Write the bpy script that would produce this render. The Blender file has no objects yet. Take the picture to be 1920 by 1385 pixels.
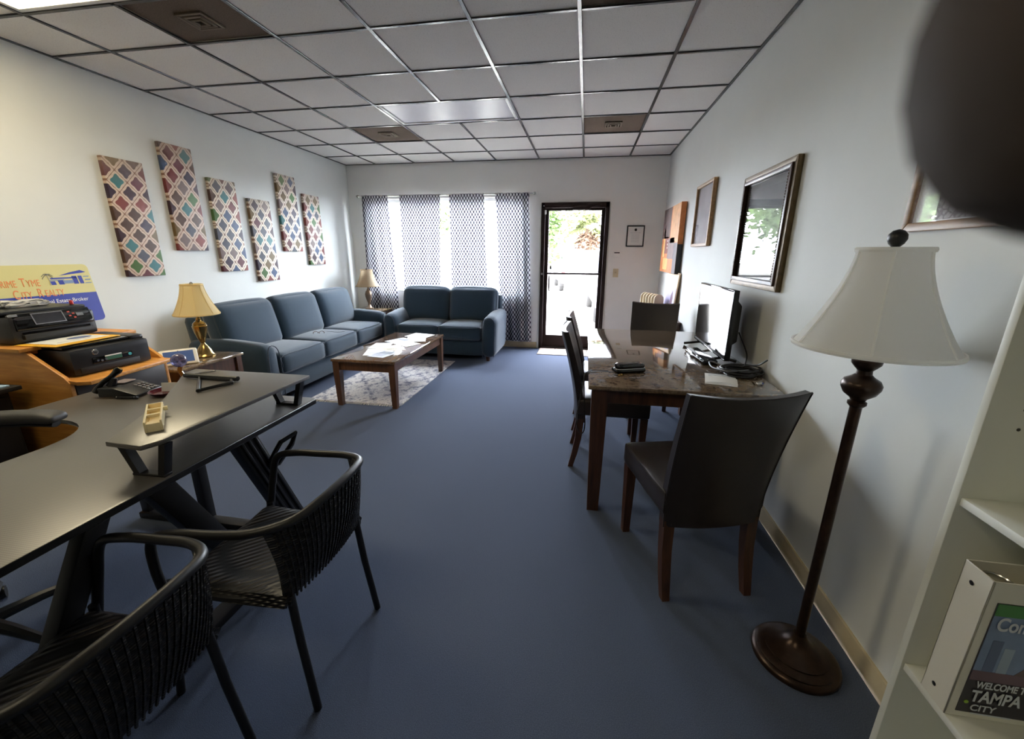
import bpy, bmesh, math, random
from mathutils import Vector, Matrix
random.seed(7)
SC = bpy.context.scene
COL = SC.collection
PI = math.pi
R = math.radians

# ------------------------------------------------------------------ camera, world, sun, exposure
XL, XR, YF, YB, CZ = -3.642, 1.033, 6.276, -6.4, 2.683
cam = bpy.data.cameras.new('camera')
cam.sensor_width = 36.0
cam.lens = 772.6 / 1920 * 36.0
cam.clip_start = 0.004
cam.clip_end = 300
cam.dof.use_dof = True
cam.dof.focus_distance = 2.6
cam.dof.aperture_fstop = 11.0
co = bpy.data.objects.new('camera', cam)
COL.objects.link(co)
CAMROT = Matrix.Rotation(0.171, 4, 'Z') @ Matrix.Rotation(PI / 2 - 0.2747, 4, 'X') @ Matrix.Rotation(0.0054, 4, 'Z')
CAMMAT = Matrix.Translation((0, 0, 1.42)) @ CAMROT
co.matrix_world = CAMMAT
SC.camera = co

world = bpy.data.worlds.new('world')
SC.world = world
world.use_nodes = True
wn = world.node_tree
bg = wn.nodes['Background']
bg.inputs[0].default_value = (0.84, 0.89, 1.0, 1)
bg.inputs[1].default_value = 110.0

sun = bpy.data.lights.new('sun', 'SUN')
sun.energy = 20.0
sun.angle = R(1.0)
sun.color = (1.0, 0.95, 0.86)
so = bpy.data.objects.new('sun', sun)
so.rotation_euler = (R(38), 0, R(-22))
so.location = (0, -5, 12)
COL.objects.link(so)

FIXTURE_STRENGTH = 11.5
FIXTURE_COLOR = (1.0, 0.86, 0.58)

for nm, (cx, cy, cz, sx, sz) in {'window_portal': (-2.095, YF + 0.16, 1.52, 2.36, 1.4), 'door_portal': (-0.19, YF + 0.16, 1.1, 0.80, 1.9)}.items():
    l = bpy.data.lights.new(nm, 'AREA')
    l.shape = 'RECTANGLE'
    l.size, l.size_y = sx, sz
    l.cycles.is_portal = True
    lo = bpy.data.objects.new(nm, l)
    lo.location = (cx, cy, cz)
    lo.rotation_euler = (R(-90), 0, 0)
    COL.objects.link(lo)

vs = SC.view_settings
vs.view_transform = 'Standard'
vs.look = 'None'
vs.gamma = 1.0
vs.use_curve_mapping = False
vs.exposure = 0.45
SC.cycles.max_bounces = 10
SC.cycles.diffuse_bounces = 9
SC.cycles.glossy_bounces = 5
SC.cycles.transparent_max_bounces = 16
SC.cycles.sample_clamp_indirect = 6.0
SC.cycles.caustics_reflective = False
SC.cycles.caustics_refractive = False


# ------------------------------------------------------------------ materials
def lin(c):
    return tuple((x / 12.92 if x <= .04045 else ((x + .055) / 1.055) ** 2.4) for x in c)


def srgb(r, g, b):
    return lin((r / 255, g / 255, b / 255))


class N:
    """tiny helper for node trees"""
    def __init__(s, name):
        s.m = bpy.data.materials.new(name)
        s.m.use_nodes = True
        s.t = s.m.node_tree
        s.b = s.t.nodes['Principled BSDF']

    def n(s, typ, **kw):
        nd = s.t.nodes.new(typ)
        for k, v in kw.items():
            if k.startswith('i_'):
                nd.inputs[int(k[2:])].default_value = v
            else:
                setattr(nd, k, v)
        return nd

    def l(s, a, b):
        s.t.links.new(a, b)

    def math(s, op, a, b=None, c=None):
        nd = s.n('ShaderNodeMath', operation=op)
        for i, v in enumerate((a, b, c)):
            if v is None:
                continue
            if isinstance(v, (int, float)):
                nd.inputs[i].default_value = v
            else:
                s.l(v, nd.inputs[i])
        return nd.outputs[0]

    def coord(s):
        return s.n('ShaderNodeTexCoord').outputs['Object']

    def mix(s, fac, a, b):
        nd = s.n('ShaderNodeMix', data_type='RGBA')
        for i, v in ((0, fac), (6, a), (7, b)):
            if isinstance(v, (int, float)):
                nd.inputs[i].default_value = v
            elif isinstance(v, tuple):
                nd.inputs[i].default_value = (*v[:3], 1)
            else:
                s.l(v, nd.inputs[i])
        return nd.outputs[2]

    def noise(s, scale, detail=3, rough=.55, co=None):
        nd = s.n('ShaderNodeTexNoise')
        nd.inputs['Scale'].default_value = scale
        nd.inputs['Detail'].default_value = detail
        nd.inputs['Roughness'].default_value = rough
        s.l(co or s.coord(), nd.inputs['Vector'])
        return nd.outputs[0]

    def ramp(s, fac, stops, interp='LINEAR'):
        nd = s.n('ShaderNodeValToRGB')
        nd.color_ramp.interpolation = interp
        el = nd.color_ramp.elements
        while len(el) < len(stops):
            el.new(.5)
        for e, (p, c) in zip(el, stops):
            e.position = p
            e.color = (*c[:3], 1)
        s.l(fac, nd.inputs[0])
        return nd.outputs[0]

    def bump(s, h, strength=.3, dist=.002):
        nd = s.n('ShaderNodeBump')
        nd.inputs['Strength'].default_value = strength
        nd.inputs['Distance'].default_value = dist
        s.l(h, nd.inputs['Height'])
        s.l(nd.outputs[0], s.b.inputs['Normal'])

    def base(s, v):
        if isinstance(v, tuple):
            s.b.inputs['Base Color'].default_value = (*v[:3], 1)
        else:
            s.l(v, s.b.inputs['Base Color'])

    def set(s, **kw):
        for k, v in kw.items():
            s.b.inputs[k.replace('_', ' ')].default_value = v


def mat(name, col, rough=.5, metal=0., var=0., vscale=20., bump=0., bscale=80., bdist=.002, spec=.5, coat=0., trans=0.):
    a = N(name)
    a.set(Roughness=rough, Metallic=metal)
    a.b.inputs['Specular IOR Level'].default_value = spec
    if coat:
        a.b.inputs['Coat Weight'].default_value = coat
        a.b.inputs['Coat Roughness'].default_value = .08
    if trans:
        a.b.inputs['Transmission Weight'].default_value = trans
    if var:
        f = a.noise(vscale, 4, .6)
        a.base(a.ramp(f, [(.3, tuple(c * (1 - var) for c in col)), (.7, tuple(min(1, c * (1 + var)) for c in col))]))
    else:
        a.base(col)
    if bump:
        a.bump(a.noise(bscale, 4, .6), bump, bdist)
    return a.m


MT = {}
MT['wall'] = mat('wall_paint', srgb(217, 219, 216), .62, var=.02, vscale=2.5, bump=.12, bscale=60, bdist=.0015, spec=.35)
MT['wall_far'] = mat('far_wall_brightened', srgb(238, 238, 234), .6, var=.02, vscale=2.5, bump=.12, bscale=60, bdist=.0015, spec=.35)  # lighter copy of the wall paint, imitating the brighter light on this wall


def carpet():
    a = N('blue_carpet')
    a.set(Roughness=.95)
    a.b.inputs['Specular IOR Level'].default_value = .1
    f1 = a.noise(420, 2, .7)
    f2 = a.noise(3.0, 4, .6)
    c = a.ramp(f1, [(.32, srgb(64, 71, 88)), (.55, srgb(86, 95, 114)), (.75, srgb(116, 125, 142))])
    a.base(a.mix(a.math('MULTIPLY', f2, .35), c, srgb(78, 87, 107)))
    a.bump(f1, .6, .004)
    return a.m


MT['carpet'] = carpet()


def tile_mat():
    a = N('ceiling_tile_fibre')
    a.set(Roughness=.9)
    f = a.noise(130, 3, .75)
    g = a.noise(2.0, 2, .5)
    c = a.ramp(f, [(.30, srgb(165, 160, 155)), (.42, srgb(226, 222, 218))])
    a.base(a.mix(a.math('MULTIPLY', g, .18), c, srgb(196, 190, 186)))
    a.bump(f, .35, .003)
    return a.m


MT['tile'] = tile_mat()
MT['tee'] = mat('grid_metal', srgb(40, 38, 40), .26, .0, spec=.30)
MT['vent'] = mat('brown_vent_metal', srgb(88, 76, 66), .95, 0, var=.3, vscale=160, spec=.05)
MT['vent_ring'] = mat('brown_vent_ring', srgb(104, 92, 80), .9, 0, spec=.1)
MT['diffuser'] = mat('prismatic_diffuser', srgb(222, 218, 226), .35, bump=.3, bscale=220, bdist=.002)
MT['white_metal'] = mat('white_metal', srgb(225, 225, 225), .35, .1)
MT['white_plastic'] = mat('white_plastic', srgb(232, 232, 228), .4)
MT['white_paint'] = mat('white_laminate', srgb(222, 224, 216), .45, var=.02, vscale=4)
MT['bronze'] = mat('dark_bronze_aluminium', srgb(40, 30, 28), .7, 0, spec=.15)
MT['base_vinyl'] = mat('tan_baseboard', srgb(196, 180, 146), .5, var=.06, vscale=9)
MT['black'] = mat('black_plastic', srgb(22, 22, 23), .38)
MT['black_gloss'] = mat('black_gloss', srgb(10, 10, 11), .06)
MT['black_matte'] = mat('black_matte', srgb(26, 25, 25), .6)
MT['black_metal'] = mat('black_powder_metal', srgb(24, 23, 24), .42, .2)
MT['screen'] = mat('dark_screen', srgb(8, 8, 10), .03, spec=.9, coat=1.0)
MT['silver'] = mat('silver', srgb(200, 200, 200), .22, .95)
MT['brass'] = mat('polished_brass', srgb(150, 124, 76), .22, 1.0, var=.12, vscale=30)
MT['bronze_lamp'] = mat('oil_rubbed_bronze', srgb(52, 36, 26), .3, .6, var=.4, vscale=28)
MT['oak'] = None


def wood(name, c1, c2, rough=.4, sc=(3, 3, 26), coat=0., rot=None):
    a = N(name)
    a.set(Roughness=rough)
    a.b.inputs['Coat Weight'].default_value = coat
    mp = a.n('ShaderNodeMapping')
    a.l(a.coord(), mp.inputs[0])
    mp.inputs['Scale'].default_value = sc
    f = a.noise(2.0, 6, .65, mp.outputs[0])
    a.base(a.ramp(f, [(.3, c1), (.68, c2)]))
    a.bump(f, .08, .001)
    return a.m


MT['oak'] = wood('golden_oak', srgb(176, 112, 44), srgb(214, 152, 72), .42, (2, 22, 22))
MT['darkwood'] = wood('dark_brown_wood', srgb(48, 28, 18), srgb(84, 52, 34), .35, (24, 24, 2))
MT['midwood'] = wood('warm_brown_wood', srgb(62, 40, 28), srgb(98, 66, 46), .35, (24, 24, 2))
MT['framewood'] = wood('light_frame_wood', srgb(128, 96, 62), srgb(166, 130, 88), .45, (30, 3, 30))


def marble(name, cols, rough=.07):
    a = N(name)
    a.set(Roughness=rough)
    f = a.noise(7.0, 8, .68)
    g = a.noise(42, 4, .7)
    h = a.math('ADD', a.math('MULTIPLY', f, .72), a.math('MULTIPLY', g, .28))
    a.base(a.ramp(h, [(.34, cols[0]), (.44, cols[1]), (.52, cols[2]), (.62, cols[3]), (.72, cols[1])]))
    a.b.inputs['Coat Weight'].default_value = .6
    a.b.inputs['Coat Roughness'].default_value = .03
    return a.m


MT['marble'] = marble('brown_faux_marble', [srgb(40, 31, 26), srgb(88, 72, 58), srgb(122, 104, 82), srgb(68, 48, 38)])
MT['marble2'] = marble('tan_faux_marble', [srgb(52, 42, 32), srgb(90, 74, 56), srgb(118, 100, 78), srgb(74, 58, 44)])


def fabric(name, c, var=.22):
    a = N(name)
    a.set(Roughness=.95)
    a.b.inputs['Specular IOR Level'].default_value = .15
    a.b.inputs['Sheen Weight'].default_value = .35
    a.b.inputs['Sheen Roughness'].default_value = .5
    f = a.noise(260, 3, .7)
    g = a.noise(7, 3, .6)
    d = a.ramp(f, [(.3, tuple(x * (1 - var) for x in c)), (.7, tuple(x * (1 + var) for x in c))])
    a.base(a.mix(a.math('MULTIPLY', g, .5), d, tuple(x * .86 for x in c)))
    a.bump(f, .4, .002)
    return a.m


MT['sofa'] = fabric('slate_blue_fabric', srgb(43, 60, 75))
MT['sofa_pipe'] = fabric('slate_blue_piping', srgb(46, 58, 72))
MT['leather'] = mat('espresso_leather', srgb(40, 32, 29), .36, bump=.18, bscale=150, bdist=.001, var=.1)
MT['armpad'] = mat('charcoal_armpad', srgb(52, 51, 50), .55, bump=.15, bscale=200)


def carbon():
    a = N('carbon_texture_laminate')
    a.set(Roughness=.33)
    a.b.inputs['Specular IOR Level'].default_value = 1.0
    mp = a.n('ShaderNodeMapping')
    a.l(a.coord(), mp.inputs[0])
    mp.inputs['Rotation'].default_value = (0, 0, R(45))
    w = a.n('ShaderNodeTexChecker')
    w.inputs['Scale'].default_value = 240
    a.l(mp.outputs[0], w.inputs[0])
    a.base(a.mix(w.outputs[1], srgb(70, 67, 63), srgb(98, 94, 89)))
    a.bump(w.outputs[1], .05, .001)
    return a.m


MT['carbon'] = carbon()


def wicker():
    a = N('black_wicker')
    a.set(Roughness=.42)
    w1 = a.n('ShaderNodeTexWave', wave_type='BANDS', bands_direction='Z')
    w1.inputs['Scale'].default_value = 38
    a.l(a.coord(), w1.inputs[0])
    w2 = a.n('ShaderNodeTexWave', wave_type='BANDS', bands_direction='DIAGONAL')
    w2.inputs['Scale'].default_value = 22
    a.l(a.coord(), w2.inputs[0])
    f = a.math('MULTIPLY', w1.outputs[1], w2.outputs[1])
    a.base(a.ramp(f, [(.05, srgb(10, 9, 9)), (.6, srgb(46, 42, 39))]))
    a.bump(f, .9, .004)
    return a.m


MT['wicker'] = wicker()


def shade(name, c):
    a = N(name)
    a.set(Roughness=.8)
    a.base(c)
    a.b.inputs['Subsurface Weight'].default_value = 0
    tr = a.n('ShaderNodeBsdfTranslucent')
    tr.inputs[0].default_value = (*c, 1)
    mx = a.n('ShaderNodeMixShader')
    mx.inputs[0].default_value = .5
    out = a.t.nodes['Material Output']
    a.l(a.b.outputs[0], mx.inputs[1])
    a.l(tr.outputs[0], mx.inputs[2])
    a.l(mx.outputs[0], out.inputs[0])
    a.bump(a.noise(240, 2), .15, .001)
    return a.m


MT['shade_white'] = shade('ivory_shade_cloth', srgb(254, 254, 252))
MT['shade_cream'] = shade('cream_shade_cloth', srgb(240, 222, 172))
MT['shade_tan'] = shade('tan_shade_cloth', srgb(206, 186, 156))


def curtain():
    """white sheer with a dark lozenge trellis printed on it"""
    a = N('trellis_sheer')
    co_ = a.coord()
    sep = a.n('ShaderNodeSeparateXYZ')
    a.l(co_, sep.inputs[0])
    u = a.math('MULTIPLY', sep.outputs[0], 2 * PI / .044)
    v = a.math('MULTIPLY', sep.outputs[2], 2 * PI / .074)
    F = a.math('ADD', a.math('COSINE', u), a.math('COSINE', v))
    k = a.math('ABSOLUTE', F)
    ln = a.math('LESS_THAN', k, .66)
    hem = a.math('GREATER_THAN', sep.outputs[2], 2.14)
    tr = a.n('ShaderNodeBsdfTranslucent')
    tr.inputs[0].default_value = (.115, .115, .125, 1)
    tp = a.n('ShaderNodeBsdfTransparent')
    df = a.n('ShaderNodeBsdfDiffuse')
    df.inputs[0].default_value = (.72, .72, .74, 1)
    m1 = a.n('ShaderNodeMixShader')
    m1.inputs[0].default_value = .5
    a.l(tr.outputs[0], m1.inputs[1])
    a.l(df.outputs[0], m1.inputs[2])
    m2 = a.n('ShaderNodeMixShader')
    m2.inputs[0].default_value = .0
    a.l(m1.outputs[0], m2.inputs[1])
    a.l(tp.outputs[0], m2.inputs[2])
    dk = a.n('ShaderNodeBsdfDiffuse')
    dk.inputs[0].default_value = (*srgb(40, 34, 50), 1)
    dt = a.n('ShaderNodeBsdfTranslucent')
    dt.inputs[0].default_value = (.006, .005, .009, 1)
    m3 = a.n('ShaderNodeMixShader')
    m3.inputs[0].default_value = .30
    a.l(dk.outputs[0], m3.inputs[1])
    a.l(dt.outputs[0], m3.inputs[2])
    m4 = a.n('ShaderNodeMixShader')
    a.l(ln, m4.inputs[0])
    a.l(m2.outputs[0], m4.inputs[1])
    a.l(m3.outputs[0], m4.inputs[2])
    a.l(m4.outputs[0], a.t.nodes['Material Output'].inputs[0])
    return a.m


MT['curtain'] = curtain()


def moroccan(name, p, q, hue_seed, light):
    """printed trellis lattice: jewel coloured lozenges between double cream lines"""
    a = N(name)
    a.set(Roughness=.6)
    sep = a.n('ShaderNodeSeparateXYZ')
    a.l(a.coord(), sep.inputs[0])
    y, z = sep.outputs[1], sep.outputs[2]
    ny, nz = a.math('DIVIDE', y, p), a.math('DIVIDE', z, q)
    cu = a.math('COSINE', a.math('MULTIPLY', ny, 2 * PI))
    cv = a.math('COSINE', a.math('MULTIPLY', nz, 2 * PI))
    cu3 = a.math('COSINE', a.math('MULTIPLY', ny, 6 * PI))
    cv3 = a.math('COSINE', a.math('MULTIPLY', nz, 6 * PI))
    F = a.math('ADD', a.math('ADD', cu, cv), a.math('MULTIPLY', a.math('ADD', cu3, cv3), .13))
    k = a.math('ABSOLUTE', F)
    pos = a.math('GREATER_THAN', F, 0)
    off = a.math('MULTIPLY', a.math('SUBTRACT', 1, pos), .5)
    iy = a.math('ADD', a.math('ROUND', a.math('SUBTRACT', ny, off)), off)
    iz = a.math('ADD', a.math('ROUND', a.math('SUBTRACT', nz, off)), off)
    cmb = a.n('ShaderNodeCombineXYZ')
    a.l(iy, cmb.inputs[0])
    a.l(iz, cmb.inputs[1])
    cmb.inputs[2].default_value = hue_seed
    wn_ = a.n('ShaderNodeTexWhiteNoise', noise_dimensions='3D')
    a.l(cmb.outputs[0], wn_.inputs[0])
    pal = [srgb(104, 34, 30), srgb(48, 34, 56), srgb(56, 116, 120), srgb(76, 50, 34), srgb(66, 104, 46), srgb(124, 50, 40),
           srgb(76, 80, 92), srgb(54, 28, 40), srgb(106, 84, 42), srgb(50, 72, 106), srgb(128, 110, 108), srgb(92, 36, 46)]
    c = a.ramp(wn_.outputs[0], [(i / len(pal), x) for i, x in enumerate(pal)], 'CONSTANT')
    gr = a.noise(38, 5, .7)
    c = a.mix(a.math('MULTIPLY', gr, .30), c, srgb(60, 44, 40))
    band = a.math('MULTIPLY', a.math('LESS_THAN', k, .78), a.math('GREATER_THAN', k, .10))
    inner = a.math('LESS_THAN', k, .10)
    c = a.mix(inner, c, srgb(128, 92, 74))
    edge = a.noise(60, 3, .6)
    keep = a.math('GREATER_THAN', edge, .40)
    c = a.mix(a.math('MULTIPLY', band, a.math('ADD', a.math('MULTIPLY', keep, .35), .62)), c, light)
    fade = a.n('ShaderNodeMapRange')
    a.l(z, fade.inputs[0])
    fade.inputs[1].default_value = .70
    fade.inputs[2].default_value = .90
    fade.inputs[3].default_value = 0
    fade.inputs[4].default_value = .62
    c = a.mix(a.math('MULTIPLY', fade.outputs[0], a.math('ADD', gr, .25)), c, srgb(136, 122, 112))
    a.base(c)
    return a.m


def glass(name, tint=(1, 1, 1), refl=.12):
    """thin pane: mostly clear with a Fresnel reflection"""
    a = N(name)
    tp = a.n('ShaderNodeBsdfTransparent')
    tp.inputs[0].default_value = (*tint, 1)
    gl = a.n('ShaderNodeBsdfGlossy')
    gl.inputs['Roughness'].default_value = .01
    fr = a.n('ShaderNodeFresnel')
    ge = a.n('ShaderNodeNewGeometry')
    ior = a.math('SUBTRACT', 1.5, a.math('MULTIPLY', ge.outputs['Backfacing'], 1.5 - 1 / 1.5))
    a.l(ior, fr.inputs[0])
    mx = a.n('ShaderNodeMixShader')
    a.l(fr.outputs[0], mx.inputs[0])
    a.l(tp.outputs[0], mx.inputs[1])
    a.l(gl.outputs[0], mx.inputs[2])
    a.l(mx.outputs[0], a.t.nodes['Material Output'].inputs[0])
    return a.m


MT['glass'] = glass('window_glass', (.96, .98, .97))
MT['door_glass'] = glass('dimming_door_glass', (.56, .56, .56))  # tint added to dim the bright outdoors behind the door
MT['pic_glass'] = glass('picture_glass')


def emit(name, col, s):
    a = N(name)
    a.b.inputs['Emission Color'].default_value = (*col, 1)
    a.b.inputs['Emission Strength'].default_value = s
    a.base(col)
    return a.m


MT['lit'] = emit('lit_diffuser', FIXTURE_COLOR, FIXTURE_STRENGTH * 1.05)
MT['lit_added'] = emit('added_lit_diffuser', FIXTURE_COLOR, FIXTURE_STRENGTH * .55)  # weaker glow for the added fixture behind the camera


# ------------------------------------------------------------------ mesh builder
class B:
    def __init__(s):
        s.bm = bmesh.new()

    def _xf(s, vs_, M_):
        if M_ is not None:
            for v in vs_:
                v.co = M_ @ v.co

    def box(s, c, d, bev=0., seg=2, M=None):
        r = bmesh.ops.create_cube(s.bm, size=1.0)
        vs_ = r['verts']
        for v in vs_:
            v.co = Vector((c[0] + v.co.x * d[0], c[1] + v.co.y * d[1], c[2] + v.co.z * d[2]))
        if bev > 0:
            es = list({e for v in vs_ for e in v.link_edges})
            r = bmesh.ops.bevel(s.bm, geom=es, offset=min(bev, min(d) * .49), segments=seg, profile=.5, affect='EDGES')
            vs_ = list({v for f in r['faces'] for v in f.verts} | {v for v in vs_ if v.is_valid})
        s._xf(vs_, M)
        return s

    def lathe(s, prof, c=(0, 0, 0), seg=32, M=None, cap=True, lobes=0, lobe_amt=0.):
        rings = []
        for r, z in prof:
            ring = []
            for i in range(seg):
                a = 2 * PI * i / seg
                rr = max(r, 1e-5) * (1 + lobe_amt * abs(math.cos(a * lobes / 2)) if lobes else 1)
                ring.append(s.bm.verts.new((c[0] + rr * math.cos(a), c[1] + rr * math.sin(a), c[2] + z)))
            rings.append(ring)
        for a_, b_ in zip(rings, rings[1:]):
            for i in range(seg):
                s.bm.faces.new((a_[i], a_[(i + 1) % seg], b_[(i + 1) % seg], b_[i]))
        if cap:
            s.bm.faces.new(list(reversed(rings[0])))
            s.bm.faces.new(rings[-1])
        s._xf([v for r_ in rings for v in r_], M)
        return s

    def cyl(s, p0, p1, r0, r1=None, seg=20):
        p0, p1 = Vector(p0), Vector(p1)
        d = p1 - p0
        M_ = Matrix.Translation(p0) @ d.to_track_quat('Z', 'Y').to_matrix().to_4x4()
        return s.lathe([(r0, 0), (r0 if r1 is None else r1, d.length)], seg=seg, M=M_)

    def tube(s, pts, r, seg=8, closed=False, flat=1.0):
        P = [Vector(p) for p in pts]
        n = len(P)
        rad = r if isinstance(r, (list, tuple)) else [r] * n
        rings = []
        up = None
        for i in range(n):
            a_ = P[(i - 1) % n] if (i > 0 or closed) else P[i]
            b_ = P[(i + 1) % n] if (i < n - 1 or closed) else P[i]
            t = (b_ - a_)
            t = t.normalized() if t.length > 1e-9 else Vector((0, 0, 1))
            if up is None:
                up = t.orthogonal().normalized() if abs(t.z) > .9 else Vector((0, 0, 1))
            x = t.cross(up)
            if x.length < 1e-6:
                x = t.orthogonal()
            x.normalize()
            y = x.cross(t).normalized()
            up = y
            rings.append([s.bm.verts.new(P[i] + x * (rad[i] * math.cos(2 * PI * k / seg)) + y * (flat * rad[i] * math.sin(2 * PI * k / seg))) for k in range(seg)])
        m = n if closed else n - 1
        for i in range(m):
            a_, b_ = rings[i], rings[(i + 1) % n]
            for k in range(seg):
                s.bm.faces.new((a_[k], a_[(k + 1) % seg], b_[(k + 1) % seg], b_[k]))
        if not closed:
            s.bm.faces.new(list(reversed(rings[0])))
            s.bm.faces.new(rings[-1])
        return s

    def prism(s, poly, h, O=(0, 0, 0), X=(1, 0, 0), Y=(0, 1, 0), bev=0.):
        """polygon in the plane O + x*X + y*Y, pushed along X x Y by h"""
        O, X, Y = Vector(O), Vector(X), Vector(Y)
        Z = X.cross(Y).normalized()
        a_ = [s.bm.verts.new(O + X * x + Y * y) for x, y in poly]
        b_ = [s.bm.verts.new(v.co + Z * h) for v in a_]
        n = len(a_)
        fs = [s.bm.faces.new(list(reversed(a_))), s.bm.faces.new(b_)]
        for i in range(n):
            fs.append(s.bm.faces.new((a_[i], a_[(i + 1) % n], b_[(i + 1) % n], b_[i])))
        if bev:
            es = list({e for f in fs for e in f.edges})
            bmesh.ops.bevel(s.bm, geom=es, offset=bev, segments=2, profile=.5, affect='EDGES')
        return s

    def frame(s, O, X, Y, w, h, t, d, bev=0.):
        """rectangular frame in plane X,Y (unit), outer w x h, member width t, depth d along X x Y"""
        O, X, Y = Vector(O), Vector(X), Vector(Y)
        for poly in ([(0, 0), (w, 0), (w - t, t), (t, t)], [(w, 0), (w, h), (w - t, h - t), (w - t, t)],
                     [(w, h), (0, h), (t, h - t), (w - t, h - t)], [(0, h), (0, 0), (t, t), (t, h - t)]):
            s.prism(poly, d, O, X, Y, bev)
        return s

    def rbox(s, c, d, r, n=8, puff=(0, 0, 0), M=None, fn=None):
        """rounded, optionally puffed cushion box"""
        hx, hy, hz = d[0] / 2, d[1] / 2, d[2] / 2
        bm2 = bmesh.new()
        bmesh.ops.create_cube(bm2, size=2.0)
        bmesh.ops.subdivide_edges(bm2, edges=bm2.edges[:], cuts=n, use_grid_fill=True)
        mp = {}
        for v in bm2.verts:
            q = v.co.copy()

            def warp(t):
                return math.copysign(1 - (1 - abs(t)) ** 1.5, t)
            q = Vector((warp(q.x), warp(q.y), warp(q.z)))
            p = Vector((q.x * hx, q.y * hy, q.z * hz))
            i = Vector((max(-hx + r, min(hx - r, p.x)), max(-hy + r, min(hy - r, p.y)), max(-hz + r, min(hz - r, p.z))))
            o = p - i
            if o.length > 1e-9:
                o = o.normalized() * r
            p = i + o
            u, v_, w = q
            bx = (1 - v_ * v_) * (1 - w * w)
            by = (1 - u * u) * (1 - w * w)
            bz = (1 - u * u) * (1 - v_ * v_)
            p.x += puff[0] * u * abs(u) * bx ** .7
            p.y += puff[1] * v_ * abs(v_) * by ** .7
            p.z += puff[2] * w * abs(w) * bz ** .7
            if fn:
                p = fn(p)
            p = p + Vector(c)
            if M is not None:
                p = M @ p
            mp[v] = s.bm.verts.new(p)
        for f in bm2.faces:
            s.bm.faces.new([mp[v] for v in f.verts])
        bm2.free()
        return s

    def sheet(s, fn, nu, nv, t=0.):
        """surface fn(u,v) u,v in 0..1; with thickness t a closed shell along its normals"""
        g = [[Vector(fn(i / nu, j / nv)) for j in range(nv + 1)] for i in range(nu + 1)]
        A = [[s.bm.verts.new(p) for p in row] for row in g]
        for i in range(nu):
            for j in range(nv):
                s.bm.faces.new((A[i][j], A[i + 1][j], A[i + 1][j + 1], A[i][j + 1]))
        if t:
            def nrm(i, j):
                du = g[min(i + 1, nu)][j] - g[max(i - 1, 0)][j]
                dv = g[i][min(j + 1, nv)] - g[i][max(j - 1, 0)]
                return du.cross(dv).normalized()
            D = [[s.bm.verts.new(g[i][j] - nrm(i, j) * t) for j in range(nv + 1)] for i in range(nu + 1)]
            for i in range(nu):
                for j in range(nv):
                    s.bm.faces.new((D[i][j], D[i][j + 1], D[i + 1][j + 1], D[i + 1][j]))
            for i in range(nu):
                s.bm.faces.new((A[i][0], D[i][0], D[i + 1][0], A[i + 1][0]))
                s.bm.faces.new((A[i][nv], A[i + 1][nv], D[i + 1][nv], D[i][nv]))
            for j in range(nv):
                s.bm.faces.new((A[0][j], A[0][j + 1], D[0][j + 1], D[0][j]))
                s.bm.faces.new((A[nu][j], D[nu][j], D[nu][j + 1], A[nu][j + 1]))
        return s

    def mesh(s, name, ang=38):
        bmesh.ops.recalc_face_normals(s.bm, faces=s.bm.faces)
        me = bpy.data.meshes.new(name)
        s.bm.to_mesh(me)
        s.bm.free()
        if len(me.polygons):
            me.shade_smooth()
            me.set_sharp_from_angle(angle=R(ang))
        return me


def obj(name, b, m, parent=None, ang=38, label=None):
    me = b.mesh(name, ang) if isinstance(b, B) else b
    o = bpy.data.objects.new(name, me)
    COL.objects.link(o)
    mm = MT[m] if isinstance(m, str) else m
    if len(me.materials) == 0:
        me.materials.append(mm)
    if parent is not None:
        o.parent = parent
    if label:
        o['label'] = label
    return o


def tag(o, label, cat, group=None, kind=None):
    o['label'] = label
    o['category'] = cat
    if group:
        o['group'] = group
    if kind:
        o['kind'] = kind
    return o


def thing(name, label, cat, loc=(0, 0, 0), rz=0., group=None):
    o = bpy.data.objects.new(name, None)
    o.empty_display_size = .1
    COL.objects.link(o)
    o.location = loc
    o.rotation_euler = (0, 0, rz)
    return tag(o, label, cat, group)


def struct(name, b, m, parent=None):
    o = obj(name, b, m, parent)
    if parent is None:
        o['kind'] = 'structure'
    return o


def dup(root, loc, rz, label, group=None):
    r = root.copy()
    COL.objects.link(r)
    r.location = loc
    r.rotation_euler = (0, 0, rz)
    r['label'] = label
    if group:
        r['group'] = group
    for ch in list(root.children):
        c = ch.copy()
        COL.objects.link(c)
        c.parent = r
        for g in list(ch.children):
            d = g.copy()
            COL.objects.link(d)
            d.parent = c
    return r


def text(name, s_, size, O, X, Y, m, parent, ext=.0004, align='LEFT', sx=1.0, bold=0.):
    cu = bpy.data.curves.new(name, 'FONT')
    cu.body = s_
    cu.size = size
    cu.extrude = ext
    cu.offset = bold * size
    cu.align_x = align
    cu.materials.append(MT[m] if isinstance(m, str) else m)
    tmp = bpy.data.objects.new('lettering_curve', cu)
    COL.objects.link(tmp)
    me = bpy.data.meshes.new_from_object(tmp.evaluated_get(bpy.context.evaluated_depsgraph_get()))
    me.name = name
    bpy.data.objects.remove(tmp)
    bpy.data.curves.remove(cu)
    o = bpy.data.objects.new(name, me)
    COL.objects.link(o)
    X, Y = Vector(X).normalized(), Vector(Y).normalized()
    Z = X.cross(Y)
    M_ = Matrix((X * sx, Y, Z)).transposed().to_4x4()
    M_.translation = Vector(O)
    o.matrix_local = M_
    if parent is not None:
        o.parent = parent
        o.matrix_parent_inverse = Matrix()
        o.matrix_local = M_
    return o


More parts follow.
